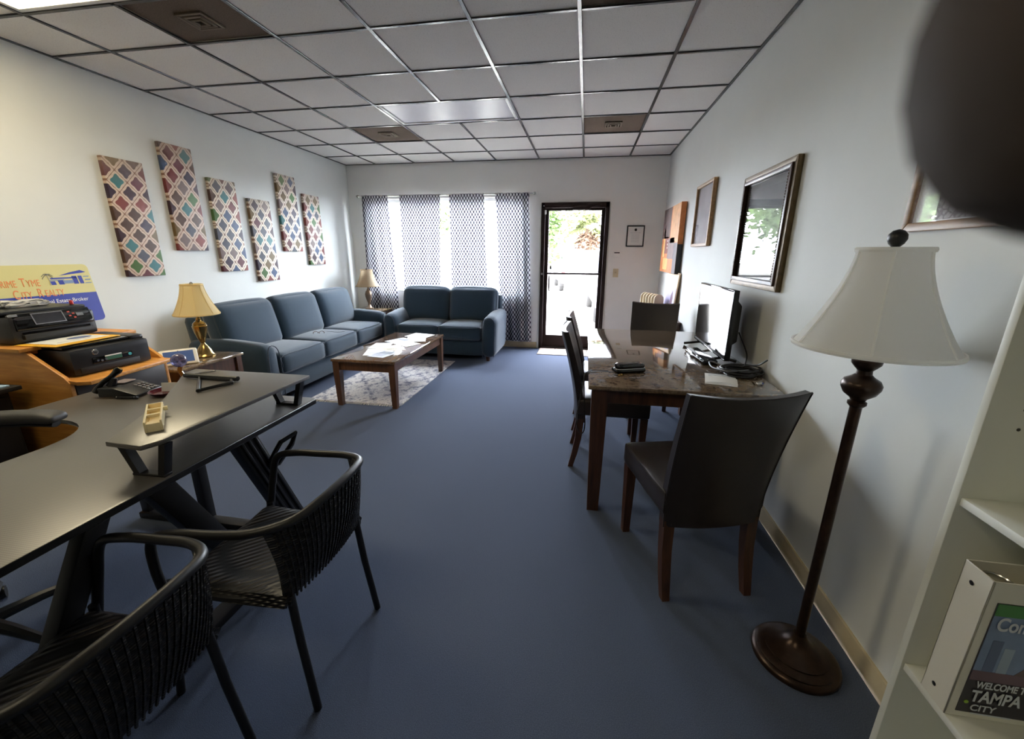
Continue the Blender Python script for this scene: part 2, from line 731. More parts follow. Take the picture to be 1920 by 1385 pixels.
def arc(c, r, a0, a1, n, ax=(1, 0, 0), ay=(0, 0, 1)):
    c, ax, ay = Vector(c), Vector(ax), Vector(ay)
    return [c + ax * (r * math.cos(a0 + (a1 - a0) * i / n)) + ay * (r * math.sin(a0 + (a1 - a0) * i / n)) for i in range(n + 1)]


def spline(P, n=8, closed=False):
    P = [Vector(p) for p in P]
    out = []
    m = len(P)
    rng = range(m) if closed else range(m - 1)
    for i in rng:
        p0 = P[(i - 1) % m] if (closed or i > 0) else P[0] * 2 - P[1]
        p1, p2 = P[i], P[(i + 1) % m]
        p3 = P[(i + 2) % m] if (closed or i + 2 < m) else P[-1] * 2 - P[-2]
        for k in range(n):
            t = k / n
            out.append(.5 * ((2 * p1) + (p2 - p0) * t + (2 * p0 - 5 * p1 + 4 * p2 - p3) * t * t + (3 * p1 - p0 - 3 * p2 + p3) * t ** 3))
    if not closed:
        out.append(P[-1])
    return out


# ================================================================== SETTING
T = .16
struct('floor', B().box(((XL + XR) / 2, (YF + YB) / 2, -.05), (XR - XL + 2 * T, YF - YB + 2 * T, .10)), 'carpet')
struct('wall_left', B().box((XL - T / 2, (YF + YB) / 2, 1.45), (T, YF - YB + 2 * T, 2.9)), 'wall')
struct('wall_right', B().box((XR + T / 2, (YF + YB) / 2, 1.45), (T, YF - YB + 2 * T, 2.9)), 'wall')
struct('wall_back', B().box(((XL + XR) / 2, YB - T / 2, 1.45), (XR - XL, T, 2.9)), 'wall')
WX0, WX1, WZ0, WZ1 = -3.27, -.92, .83, 2.20
DX0, DX1, DZ1 = -.665, .285, 2.115
wf = B()


def wseg(x0, x1, z0, z1):
    wf.box(((x0 + x1) / 2, YF + T / 2, (z0 + z1) / 2), (x1 - x0, T, z1 - z0))


wseg(XL, WX0, 0, 2.9)
wseg(WX0, WX1, 0, WZ0)
wseg(WX0, WX1, WZ1, 2.9)
wseg(WX1, DX0, 0, 2.9)
wseg(DX0, DX1, DZ1, 2.9)
wseg(DX1, XR, 0, 2.9)
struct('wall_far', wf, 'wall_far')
struct('roof', B().box(((XL + XR) / 2, (YF + YB) / 2, 2.98), (XR - XL + .8, YF - YB + 1.0, .16)), 'white_metal')

# baseboards
struct('baseboard_right', B().box((XR - .006, (YB + YF) / 2, .045), (.012, YF - YB, .09), .003), 'base_vinyl')
struct('baseboard_left', B().box((XL + .006, (YF + YB) / 2, .045), (.012, YF - YB, .09), .003), 'base_vinyl')
bb = struct('baseboard_far', B().box(((XL + DX0) / 2 - .01, YF - .006, .045), (DX0 - XL - .05, .012, .09), .003), 'base_vinyl')
struct('baseboard_far.001', B().box(((DX1 + XR) / 2 + .02, YF - .006, .045), (XR - DX1 - .06, .012, .09), .003), 'base_vinyl')

# window: white frame, mullions, panes, sill
w1 = struct('window_1', B().frame((WX0, YF + .11, WZ0), (1, 0, 0), (0, 0, 1), WX1 - WX0, WZ1 - WZ0, .045, .05, .004), 'white_metal')
for k in (1, 2):
    xm = WX0 + (WX1 - WX0) * k / 3
    struct('mullion', B().box((xm, YF + .085, (WZ0 + WZ1) / 2), (.04, .045, WZ1 - WZ0 - .08), .004), 'white_metal', w1)
for k in range(3):
    xa = WX0 + (WX1 - WX0) * (k + .5) / 3
    struct('pane', B().box((xa, YF + .09, (WZ0 + WZ1) / 2), ((WX1 - WX0) / 3 - .05, .006, WZ1 - WZ0 - .09)), 'glass', w1)
struct('window_sill', B().box(((WX0 + WX1) / 2, YF + .028, WZ0 + .008), (WX1 - WX0, .05, .02), .004), 'white_paint', w1)

# storefront door
d1 = struct('door_1', B().frame((DX0 + .05, YF + .075, .01), (1, 0, 0), (0, 0, 1), DX1 - DX0 - .10, DZ1 - .06, .055, .045, .004)
            .box(((DX0 + DX1) / 2, YF + .052, .125), (DX1 - DX0 - .20, .045, .16), .004), 'bronze')
df = B()
df.box((DX0 + .027, YF + .03, DZ1 / 2), (.054, .12, DZ1), .004).box((DX1 - .027, YF + .03, DZ1 / 2), (.054, .12, DZ1), .004)
df.box(((DX0 + DX1) / 2, YF + .03, DZ1 - .036), (DX1 - DX0, .12, .072), .004)
struct('door_frame', df, 'bronze', d1)
struct('door_glass', B().box(((DX0 + DX1) / 2, YF + .052, 1.11), (DX1 - DX0 - .19, .007, 1.86)), 'door_glass', d1)
struct('push_bar', B().box(((DX0 + DX1) / 2, YF + .01, 1.135), (DX1 - DX0 - .16, .03, .028), .008), 'bronze', d1)
struct('pull_handle', B().tube([(DX0 + .135, YF + .03, 1.10), (DX0 + .135, YF - .03, 1.08), (DX0 + .135, YF - .03, .90), (DX0 + .135, YF + .03, .88)], .011), 'bronze', d1)
struct('lock_cylinder', B().cyl((DX0 + .03, YF - .035, 1.13), (DX0 + .03, YF + .02, 1.13), .017).box((DX0 + .148, YF + .035, 1.225), (.035, .02, .055), .006), 'silver', d1)
struct('alarm_contact', B().box((DX0 + .06, YF - .035, 1.985), (.022, .014, .06), .004).box((DX0 + .035, YF - .034, 2.07), (.014, .01, .014), .003), 'white_plastic', d1)
struct('closer_arm', B().box((-.10, YF - .005, 2.03), (.24, .05, .035), .006).cyl((.02, YF - .02, 2.045), (.17, YF - .03, 2.075), .008), 'bronze', d1)
struct('threshold', B().box(((DX0 + DX1) / 2, YF + .03, .012), (DX1 - DX0 - .09, .15, .024), .004), 'bronze', d1)
struct('light_leak_strip_1', B().box((DX1 + .012, YF - .006, 1.05), (.022, .014, 2.1), .003), 'white_paint')  # white strip standing in for light leaking past the door frame
struct('light_leak_strip_2', B().box((DX0 - .012, YF - .006, 1.05), (.022, .014, 2.1), .003), 'white_paint')  # same painted light leak on the other jamb

# ceiling: backing slab, lay-in tiles, grid bars
ceil = struct('ceiling', B().box(((XL + XR) / 2, (YF + YB) / 2, CZ + .10), (XR - XL, YF - YB, .02)), 'tile')
cols = [XR] + [.506 - .61 * k for k in range(7)] + [XL]
rows = [YF] + [5.727 - .61 * k for k in range(6)] + [2.23 - .61 * k for k in range(14)] + [YB]
SPEC = {}
for (i, j) in ((3, 3), (3, 4)):
    SPEC[i, j] = 'off'
for (i, j) in ((2, 5), (2, 1), (6, 5), (6, 1)):
    SPEC[i, j] = 'vent'
for (i, j) in ((7, 5), (7, 6), (11, 3), (11, 4)):
    SPEC[i, j] = 'lit'
shared = {}
for i in range(len(rows) - 1):
    for j in range(len(cols) - 1):
        if (i, j) in SPEC:
            continue
        x1, x0, y1, y0 = cols[j], cols[j + 1], rows[i], rows[i + 1]
        key = (round(x1 - x0, 3), round(y1 - y0, 3))
        if key not in shared:
            shared[key] = B().box((0, 0, 0), (x1 - x0 - .016, y1 - y0 - .016, .016), .003, 1).mesh('ceiling_tile')
        o = obj('tile', shared[key], 'tile', ceil)
        o.location = ((x0 + x1) / 2, (y0 + y1) / 2, CZ + .012 + random.uniform(-.001, .001))
        o.rotation_euler = (random.uniform(-.0012, .0012), random.uniform(-.0012, .0012), 0)
for j, x in enumerate(cols):
    xx = x - .010 if j == 0 else x + .010 if j == len(cols) - 1 else x
    for ya, yb in {4: ((YB, rows[12]), (rows[11], rows[4]), (rows[3], YF)), 6: ((YB, rows[8]), (rows[7], YF))}.get(j, ((YB, YF),)):
        obj('grid_bar', B().box((xx, (ya + yb) / 2, CZ), (.024, yb - ya, .008), .002, 1), 'tee', ceil)
for i, y in enumerate(rows):
    yy = y - .010 if i == 0 else y + .010 if i == len(rows) - 1 else y
    for j in range(len(cols) - 1):
        if (i, j) in ((4, 3), (8, 5)) and False:
            continue
        obj('grid_bar', B().box(((cols[j] + cols[j + 1]) / 2, yy, CZ - .0006), (cols[j] - cols[j + 1] - .024, .022, .007), .002, 1), 'tee', ceil)


def fixture(x0, x1, y0, y1, lit, label):
    t = thing('ceiling_light', label, 'ceiling light', ((x0 + x1) / 2, (y0 + y1) / 2, CZ))
    w, d = x1 - x0 - .024, y1 - y0 - .024
    obj('frame', B().frame((-w / 2, -d / 2, .0), (1, 0, 0), (0, 1, 0), w, d, .03, .03, .003), 'white_metal', t)
    obj('diffuser', B().box((0, 0, .012), (w - .055, d - .055, .006)), lit or 'diffuser', t)
    obj('housing', B().box((0, 0, .06), (w - .01, d - .01, .05)), 'white_metal', t)


fixture(cols[5], cols[3], rows[4], rows[3], None, 'unlit troffer light with pale lavender diffuser, between two brown vents')
fixture(cols[7], cols[5], rows[8], rows[7], 'lit', 'glowing warm white troffer light over the black standing desk')
fixture(cols[5], cols[3], rows[12], rows[11], 'lit_added', 'added unseen troffer light, glowing behind and above the camera')  # added fixture out of view, brightens desk, lampshade and bookcase


def vent(i, j, label):
    x1, x0, y1, y0 = cols[j], cols[j + 1], rows[i], rows[i + 1]
    t = thing('ceiling_vent', label, 'vent', ((x0 + x1) / 2, (y0 + y1) / 2, CZ), 0, 'brown square ceiling vents')
    w, d = x1 - x0 - .024, y1 - y0 - .024
    obj('face_plate', B().box((0, 0, .012), (w, d, .01), .002, 1), 'vent', t)
    for k in range(3):
        s_ = .17 - .05 * k
        obj('louver_ring', B().frame((-s_ / 2, -s_ / 2, -.004 - .003 * k), (1, 0, 0), (0, 1, 0), s_, s_, .016, .012, .002), 'vent_ring', t)


vent(2, 5, 'brown square ceiling vent beside the unlit troffer, over the sofa')
vent(2, 1, 'brown square ceiling vent nearest the glass door')
vent(6, 5, 'big brown ceiling vent next to the glowing light')
vent(6, 1, 'brown ceiling vent cut by the top edge of the view')

# curtain rod and four panels
rod = thing('curtain_rod', 'thin silver curtain rod with small ball finials above the window', 'curtain rod', (-2.11, YF - .07, 2.235))
obj('rod', B().cyl((-1.33, 0, 0), (1.33, 0, 0), .008), 'silver', rod)
for s in (-1, 1):
    obj('finial', B().lathe([(.001, -.022), (.018, -.015), (.022, 0), (.018, .015), (.001, .022)], (s * 1.345, 0, 0), 14), 'silver', rod)
    obj('bracket', B().box((s * 1.25, .033, 0), (.012, .066, .014), .002).box((s * 1.25, .064, -.01), (.03, .008, .07), .002), 'silver', rod)


def curtain_panel(x0t, x1t, x0b, x1b, zb, folds, amp, label):
    """hanging sheer, ripples across"""
    b = B()
    zt = 2.245

    def fn(u, v):
        z = zt + (zb - zt) * v
        k = v ** .85
        x = (x0t + (x1t - x0t) * u) * (1 - k) + (x0b + (x1b - x0b) * u) * k
        y = YF - .070 - .012 + amp * math.sin(u * folds * 2 * PI + .6) * (.35 + .65 * v) + .006 * math.sin(u * 9 + v * 5)
        return (x, y, z)
    b.sheet(fn, 60, 24)
    o = obj('sheer_curtain', b, 'curtain')
    tag(o, label, 'curtain', 'trellis print sheer curtains')
    return o


curtain_panel(-3.385, -2.972, -3.42, -2.90, .40, 3.0, .016, 'dark trellis print sheer curtain hanging behind the corner lamp')
curtain_panel(-2.783, -2.148, -2.80, -2.20, .62, 3.5, .014, 'widest trellis print sheer, hanging behind the loveseat near the corner lamp')
curtain_panel(-2.012, -1.492, -2.03, -1.44, .62, 4.5, .014, 'pinkish trellis print sheer hanging behind the middle of the loveseat')
curtain_panel(-1.330, -.846, -1.25, -.775, .115, 4.0, .022, 'long trellis print sheer reaching the baseboard beside the glass door')

# things on the far wall
t = thing('certificate_frame', 'black framed paper certificate on the wall beside the glass door', 'picture frame', (.66, YF, 1.66))
obj('frame', B().frame((-.12, 0, -.142), (1, 0, 0), (0, 0, 1), .24, .285, .016, .02, .003), 'black', t)
obj('paper', B().box((0, -.006, 0), (.215, .004, .26)), 'white_plastic', t)
bl = B()
for k in range(7):
    bl.box((0, -.0085, .045 - k * .020), (.11 if k else .14, .001, .003))
obj('printed_lines', bl, mat('grey_ink', srgb(150, 150, 155), .6), t)
obj('seal', B().lathe([(.010, 0), (.018, 0), (.018, .001), (.010, .001)], (0, 0, 0), 16, Matrix.Translation((0, -.009, .085)) @ Matrix.Rotation(PI / 2, 4, 'X')), MT['black'], t)
t = thing('thermostat', 'white wall thermostat with a dark slot above the light switch', 'thermostat', (.425, YF, 1.41))
obj('body', B().box((0, -.012, 0), (.11, .024, .085), .006), 'wall_far', t)
obj('display', B().box((0, -.0245, .025), (.075, .003, .014), .001), 'black', t)
t = thing('light_switch', 'cream toggle light switch plate near the glass door', 'light switch', (.428, YF, 1.155))
cream = mat('cream_plastic', srgb(206, 192, 160), .45)
obj('plate', B().box((0, -.003, 0), (.075, .006, .12), .003), cream, t)
obj('toggle', B().box((0, -.011, .006), (.010, .018, .022), .003), cream, t)

# ceramic tiles set in the carpet at the door
mt_ = thing('entry_tiles', 'patch of pinkish square ceramic tiles at the foot of the door', 'floor tiles', (-.165, 6.03, 0))
obj('grout_bed', B().box((0, 0, .003), (.96, .40, .006)), mat('grout', srgb(120, 112, 104), .8), mt_)
tm = mat('pink_ceramic', srgb(214, 194, 184), .3, var=.1, vscale=14)
tb = B().box((0, 0, 0), (.228, .124, .006), .002, 1).mesh('tile')
for i in range(4):
    for j in range(3):
        o = obj('tile', tb, tm, mt_)
        o.location = (-.357 + .238 * i, -.132 + .132 * j, .008)


# ================================================================== SOFA, LOVESEAT
def couch(name, label, L, n, D, loc, rz):
    t = thing(name, label, 'sofa', loc, rz)
    aw = .20
    hb = D / 2
    obj('base', B().rbox((0, .03, .185), (L - 2 * aw + .10, D - .12, .23), .03, 4), 'sofa', t)
    for s in (-1, 1):
        a = obj('arm', B().rbox((s * (L / 2 - aw / 2), .02, .345), (aw, D - .07, .57), .085, 8, (.012, 0, .012),
                                fn=lambda p, s=s: Vector((p.x + s * .018 * max(0, (p.z + .1)) / .4, p.y, p.z - .03 * max(0, -p.y) / .45 if p.z > 0 else p.z))), 'sofa', t)
        x0 = s * (L / 2 - aw / 2)
        pts = spline([(x0 - .075, -hb + .054, .08), (x0 - .075, -hb + .048, .45), (x0 - .06, -hb + .05, .565), (x0 + s * .018, -hb + .05, .597),
                      (x0 + .065 + s * .018, -hb + .05, .56), (x0 + .08 + s * .01, -hb + .048, .45), (x0 + .078, -hb + .054, .08)], 5)
        obj('piping', B().tube(pts, .0045, 6), 'sofa_pipe', a)
    obj('back_frame', B().rbox((0, hb - .10, .46), (L - .11, .19, .78), .07, 6,
                               fn=lambda p: Vector((p.x, p.y + .10 * (p.z + .39) / .78 - .05, p.z))), 'sofa', t)
    iw = L - 2 * aw
    cw = iw / n
    for k in range(n):
        x = -iw / 2 + cw * (k + .5)
        c = obj('seat_cushion', B().rbox((x, -.055, .385), (cw - .006, D - .20, .19), .04, 8, (0, .012, .028)), 'sofa', t)
        yf, hw = -.055 - (D - .20) / 2, cw / 2 - .016
        loop = [(x - hw, yf + .014, .468), (x, yf + .004, .474), (x + hw, yf + .014, .468), (x + hw + .006, yf + .018, .38), (x + hw, yf + .014, .302), (x, yf + .004, .30), (x - hw, yf + .014, .302), (x - hw - .006, yf + .018, .38)]
        obj('piping', B().tube(spline(loop, 4, True), .0045, 6, closed=True), 'sofa_pipe', c)
    bw = (L - .16) / n
    for k in range(n):
        x = -(L - .16) / 2 + bw * (k + .5)
        M_ = Matrix.Translation((x, hb - .265, .695)) @ Matrix.Rotation(R(-13), 4, 'X')
        c = obj('back_cushion', B().rbox((0, 0, 0), (bw - .008, .20, .50), .075, 9, (0, .045, .018), M_), 'sofa', t)
        hw = bw / 2 - .028
        lp = [M_ @ Vector(q) for q in ((-hw - .015, -.055, -.18), (-hw - .018, -.058, .13), (-hw + .03, -.055, .222), (0, -.06, .242), (hw - .03, -.055, .222), (hw + .018, -.058, .13), (hw + .015, -.055, -.18))]
        obj('piping', B().tube(spline(lp, 6), .0045, 6), 'sofa_pipe', c)
    for sx in (-1, 1):
        for sy in (-1, 1):
            obj('foot', B().lathe([(.022, 0), (.032, .075)], (sx * (L / 2 - .12), .0 + sy * (D / 2 - .14), 0), 12), 'darkwood', t)
    return t


sofa = couch('sofa', 'long slate blue three-seat sofa along the wall under the six trellis canvases', 2.42, 3, .90, (-3.185, 4.365, 0), R(90))
love = couch('loveseat', 'slate blue two-seat loveseat in front of the curtained window', 1.58, 2, .90, (-1.925, 5.64, 0), 0)

# sunglasses-like clutter on the sofa seat
t = thing('eyeglasses', 'folded brown eyeglasses with a thin cord lying on the sofa seat', 'eyeglasses', (-3.04, 4.30, .50), R(30))
g = B()
for s in (-1, 1):
    g.tube([Vector((s * .033, 0, .014)) + Vector((.026 * math.cos(a), 0, .018 * math.sin(a))) for a in [2 * PI * k / 12 for k in range(12)]], .0028, 6, closed=True)
g.tube([(-.008, 0, .018), (0, -.003, .022), (.008, 0, .018)], .0025, 6)
obj('rim', g, mat('tortoise', srgb(70, 40, 28), .3), t)
for s in (-1, 1):
    obj('temple', B().tube(spline([(s * .060, 0, .018), (s * .058, .06, .014), (s * .030, .125, .004)], 5), .0026, 6), MT['darkwood'], t)
obj('cord', B().tube(spline([(.03, .125, .004), (.12, .10, .004), (.20, .03, .004), (.28, .05, .004)], 6), .002, 6), 'black', t)


# ================================================================== TABLES
def leg_table(name, label, cat, loc, w, d, h, top_t, leg, apron, mtop, mleg, rz=0, inset=.035, overhang_mat=None):
    """w along x, d along y"""
    t = thing(name, label, cat, loc, rz)
    obj('tabletop', B().box((0, 0, h - top_t / 2), (w, d, top_t), .006, 2), mtop, t)
    for s in (-1, 1):
        obj('apron', B().box((s * (w / 2 - inset - leg / 2), 0, h - top_t - apron / 2), (.022, d - 2 * inset - 2 * leg + .004, apron), .002, 1), mleg, t)
        obj('apron', B().box((0, s * (d / 2 - inset - leg / 2), h - top_t - apron / 2), (w - 2 * inset - 2 * leg + .004, .022, apron), .002, 1), mleg, t)
    for sx in (-1, 1):
        for sy in (-1, 1):
            x, y = sx * (w / 2 - inset - leg / 2), sy * (d / 2 - inset - leg / 2)
            b = B()
            k = .74
            hh = h - top_t
            b.prism([(-leg / 2, -leg / 2), (leg / 2, -leg / 2), (leg / 2, leg / 2), (-leg / 2, leg / 2)], .001, (x, y, hh - .001))
            vs_ = []
            for z, f in ((0, k), (hh - apron - .02, 1), (hh - .0005, 1)):
                vs_.append([b.bm.verts.new((x + f * leg / 2 * a, y + f * leg / 2 * c, z)) for a, c in ((-1, -1), (1, -1), (1, 1), (-1, 1))])
            for p_, q_ in zip(vs_, vs_[1:]):
                for i in range(4):
                    b.bm.faces.new((p_[i], p_[(i + 1) % 4], q_[(i + 1) % 4], q_[i]))
            b.bm.faces.new(list(reversed(vs_[0])))
            obj('leg', b, mleg, t)
    return t


glossywood = N('glossy_brown_tabletop')
glossywood.set(Roughness=.08)
glossywood.b.inputs['Specular IOR Level'].default_value = .9
_m = glossywood.n('ShaderNodeMapping')
glossywood.l(glossywood.coord(), _m.inputs[0])
_m.inputs['Scale'].default_value = (16, 2, 16)
glossywood.base(glossywood.ramp(glossywood.noise(2.2, 6, .65, _m.outputs[0]), [(.3, srgb(78, 56, 42)), (.7, srgb(128, 102, 78))]))
glossywood.b.inputs['Coat Weight'].default_value = .8
glossywood.b.inputs['Coat Roughness'].default_value = .04
leg_table('coffee_table', 'long brown coffee table with glossy top, papers strewn on it', 'table', (-1.985, 4.06, 0), .64, 1.36, .465, .028, .062, .085, glossywood.m, 'midwood', inset=.01)
leg_table('end_table', 'low dark end table with a tan marbled top holding the brass lamp', 'table', (-3.12, 2.68, 0), .58, .58, .60, .022, .05, .12, 'marble2', 'darkwood', inset=.015)
leg_table('end_table', 'corner end table behind the sofa arm holding the tan-shaded lamp', 'table', (-3.22, 5.90, 0), .50, .50, .585, .022, .05, .12, 'marble2', 'darkwood', inset=.015)
leg_table('dining_table', 'tall dining table with glossy brown marbled top along the wall', 'table', (.525, 2.95, 0), .96, 1.74, .76, .024, .085, .085, 'marble', 'darkwood', inset=.02)

# rug
rug = N('distressed_rug_pile')
rug.set(Roughness=.95)
_s = rug.n('ShaderNodeSeparateXYZ')
rug.l(rug.coord(), _s.inputs[0])
_cu = rug.math('COSINE', rug.math('MULTIPLY', _s.outputs[0], 24))
_cv = rug.math('COSINE', rug.math('MULTIPLY', _s.outputs[1], 17))
_f = rug.math('ADD', rug.math('MULTIPLY', rug.math('ABSOLUTE', rug.math('ADD', _cu, _cv)), .07), rug.math('MULTIPLY', rug.noise(16, 8, .85), 1.05))
rug.base(rug.ramp(_f, [(.42, srgb(62, 68, 92)), (.52, srgb(140, 138, 146)), (.62, srgb(206, 200, 194)), (.78, srgb(84, 88, 110))]))
rug.bump(rug.noise(160, 3, .7), .5, .004)
t = thing('area_rug', 'distressed grey and cream area rug under the coffee table', 'rug', (-2.17, 4.34, 0))
obj('pile', B().box((0, 0, .005), (.98, 1.72, .010), .003, 1), rug.m, t)
fr = B()
for k in range(66):
    x = -.48 + .96 * k / 65
    fr.tube([(x, -.855, .007), (x + random.uniform(-.006, .006), -.893, .003)], .0028, 4)
o = obj('fringe', fr, mat('cream_fringe', srgb(214, 208, 196), .9), t)
o['kind'] = 'stuff'

# papers on the coffee table
pm = [mat('paper_white', srgb(236, 234, 230), .7), mat('paper_cream', srgb(226, 214, 190), .7), mat('paper_blue', srgb(198, 204, 220), .7)]
PP = [(-2.02, 3.72, 18, 0, .21, .28, 'cream sheet of paper at the near end of the coffee table'),
      (-1.90, 3.64, -12, 2, .19, .26, 'pale blue leaflet nearest the edge of the coffee table'),
      (-1.93, 3.90, 40, 1, .20, .27, 'tan sheet overlapping the near papers on the coffee table'),
      (-2.10, 3.98, 8, 0, .20, .27, 'white sheet on the coffee table on the side nearest the sofa'),
      (-1.89, 4.13, 62, 0, .20, .28, 'white sheet in the middle of the coffee table'),
      (-2.02, 4.26, -28, 2, .20, .26, 'pale blue sheet past the middle of the coffee table'),
      (-1.86, 4.36, 20, 0, .21, .28, 'white sheet near the aisle edge at the far half of the coffee table'),
      (-1.90, 4.56, 75, 0, .22, .28, 'white sheet at the coffee table end nearest the loveseat')]
ink = mat('print_ink', srgb(120, 124, 136), .7)
for k, (x, y, a, c, w, h_, lb) in enumerate(PP):
    t = thing('paper_sheet', lb, 'paper', (x, y, .4652 + .0011 * k), R(a), 'papers strewn on the coffee table')
    b = B().sheet(lambda u, v: ((u - .5) * w, (v - .5) * h_, .0008 + (.005 * (u * u) if k % 2 else .006 * (v ** 3)) * (.4 if k < 3 else .8)), 5, 5, .0006)
    obj('sheet', b, pm[c], t)
    pb = B()
    if k in (1, 5):
        pb.box((0, .05, .0042), (w * .7, h_ * .3, .0006))
    for q in range(4):
        pb.box((-.01, -.02 - q * .022, .0042), (w * .62, .003, .0006))
    obj('printing', pb, ink, t)


# ================================================================== LAMPS
def bell_shade(t, m, z0, z1, r0, r1, panels, seg=48, trim=True, square=0):
    """fabric bell shade, open both ends, with seams"""
    def rad(v):
        return r1 + (r0 - r1) * (1 - v) ** 1.55

    def fn(u, v):
        a = 2 * PI * u
        r = rad(v)
        r *= 1 - .018 * abs(math.sin(a * panels / 2)) ** .7
        return (r * math.cos(a), r * math.sin(a), z0 + (z1 - z0) * v)
    s = obj('shade', B().sheet(fn, seg, 14, 0), m, t, ang=60)
    if trim:
        for z, r in ((z0, r0), (z1, r1)):
            obj('shade_trim', B().tube([(r * math.cos(2 * PI * i / seg), r * math.sin(2 * PI * i / seg), z) for i in range(seg)], .0045, 6, closed=True, flat=1.6), m, s)
        sb = B()
        for k in range(panels):
            a = 2 * PI * (k + .0) / panels
            sb.tube([((rad(v) + .001) * math.cos(a), (rad(v) + .001) * math.sin(a), z0 + (z1 - z0) * v) for v in [i / 10 for i in range(11)]], .003, 5)
        obj('seam', sb, m, s)
    sp = B()
    for k in range(3):
        a = 2 * PI * k / 3 + .4
        sp.tube([(.012 * math.cos(a), .012 * math.sin(a), z1 - .006), (r1 * .985 * math.cos(a), r1 * .985 * math.sin(a), z1 - .002)], .0018, 5)
    sp.lathe([(.014, -.010), (.014, -.002)], (0, 0, z1), 12)
    obj('shade_spider', sp, 'silver', s)
    return s


# brass table lamp
t = thing('table_lamp', 'polished brass urn table lamp with a cream bell shade beside the sofa', 'lamp', (-3.02, 2.79, .60))
obj('body', B().lathe([(.072, 0), (.074, .010), (.066, .018), (.058, .030), (.050, .055), (.030, .085), (.020, .098), (.014, .112), (.018, .118), (.030, .150), (.043, .195),
                       (.050, .232), (.052, .248), (.045, .258), (.047, .264), (.036, .278), (.020, .290), (.018, .30), (.020, .306), (.012, .312), (.012, .345)], (0, 0, 0), 32), 'brass', t)
bell_shade(t, 'shade_cream', .345, .572, .152, .072, 8)
obj('harp', B().tube([(0, .055 * math.sin(2 * PI * k / 20), .46 - .105 * math.cos(2 * PI * k / 20)) for k in range(20)], .0022, 5, closed=True).cyl((0, 0, .34), (0, 0, .40), .014, .014, 10), 'brass', t)
obj('finial', B().lathe([(.004, .566), (.010, .574), (.012, .584), (.006, .592), (.001, .594)], (0, 0, 0), 12), 'silver', t)

# corner lamp
t = thing('table_lamp', 'dark urn table lamp with a tan shade on the corner end table', 'lamp', (-3.25, 5.90, .585))
obj('body', B().lathe([(.065, 0), (.065, .014), (.045, .022), (.022, .055), (.016, .085), (.030, .12), (.048, .185), (.052, .225), (.040, .265), (.018, .285), (.022, .292), (.012, .305), (.012, .35)], (0, 0, 0), 28), mat('bronze_pewter', srgb(140, 120, 104), .3, .6), t)
bell_shade(t, 'shade_tan', .345, .585, .172, .086, 6)
obj('finial', B().lathe([(.004, .58), (.011, .59), (.011, .60), (.001, .608)], (0, 0, 0), 12), 'bronze_lamp', t)

# floor lamp
t = thing('floor_lamp', 'tall bronze floor lamp with a big ivory bell shade beside the white bookcase', 'lamp', (.826, 1.330, 0))
obj('base', B().lathe([(.138, 0), (.140, .010), (.136, .018), (.124, .024), (.126, .030), (.116, .037), (.100, .042), (.102, .047), (.086, .054), (.055, .068), (.034, .084), (.026, .098), (.020, .110)], (0, 0, 0), 48), 'bronze_lamp', t)
obj('pole', B().cyl((0, 0, .10), (0, 0, .985), .0155, .0155, 20), 'bronze_lamp', t)
obj('turning', B().lathe([(.017, .98), (.024, .988), (.024, .996), (.018, 1.0), (.022, 1.008), (.040, 1.022), (.049, 1.040), (.050, 1.052), (.044, 1.064), (.028, 1.074), (.020, 1.082), (.019, 1.094), (.028, 1.104), (.036, 1.114),
                          (.037, 1.124), (.030, 1.132), (.026, 1.15), (.020, 1.17), (.014, 1.18), (.012, 1.24)], (0, 0, 0), 32), 'bronze_lamp', t)
bell_shade(t, 'shade_white', 1.165, 1.435, .192, .082, 6, 60)
obj('harp', B().tube([(0, .06 * math.sin(2 * PI * k / 20), 1.335 - .11 * math.cos(2 * PI * k / 20)) for k in range(20)], .0025, 5, closed=True), 'bronze_lamp', t)
obj('bulb', B().lathe([(.012, 1.24), (.014, 1.262), (.028, 1.29), (.029, 1.31), (.018, 1.33), (.001, 1.336)], (0, 0, 0), 18), 'white_plastic', t)
obj('finial', B().lathe([(.010, 1.428), (.012, 1.436), (.009, 1.442), (.017, 1.450), (.022, 1.462), (.021, 1.474), (.013, 1.484), (.001, 1.488)], (0, 0, 0), 20), 'black', t)


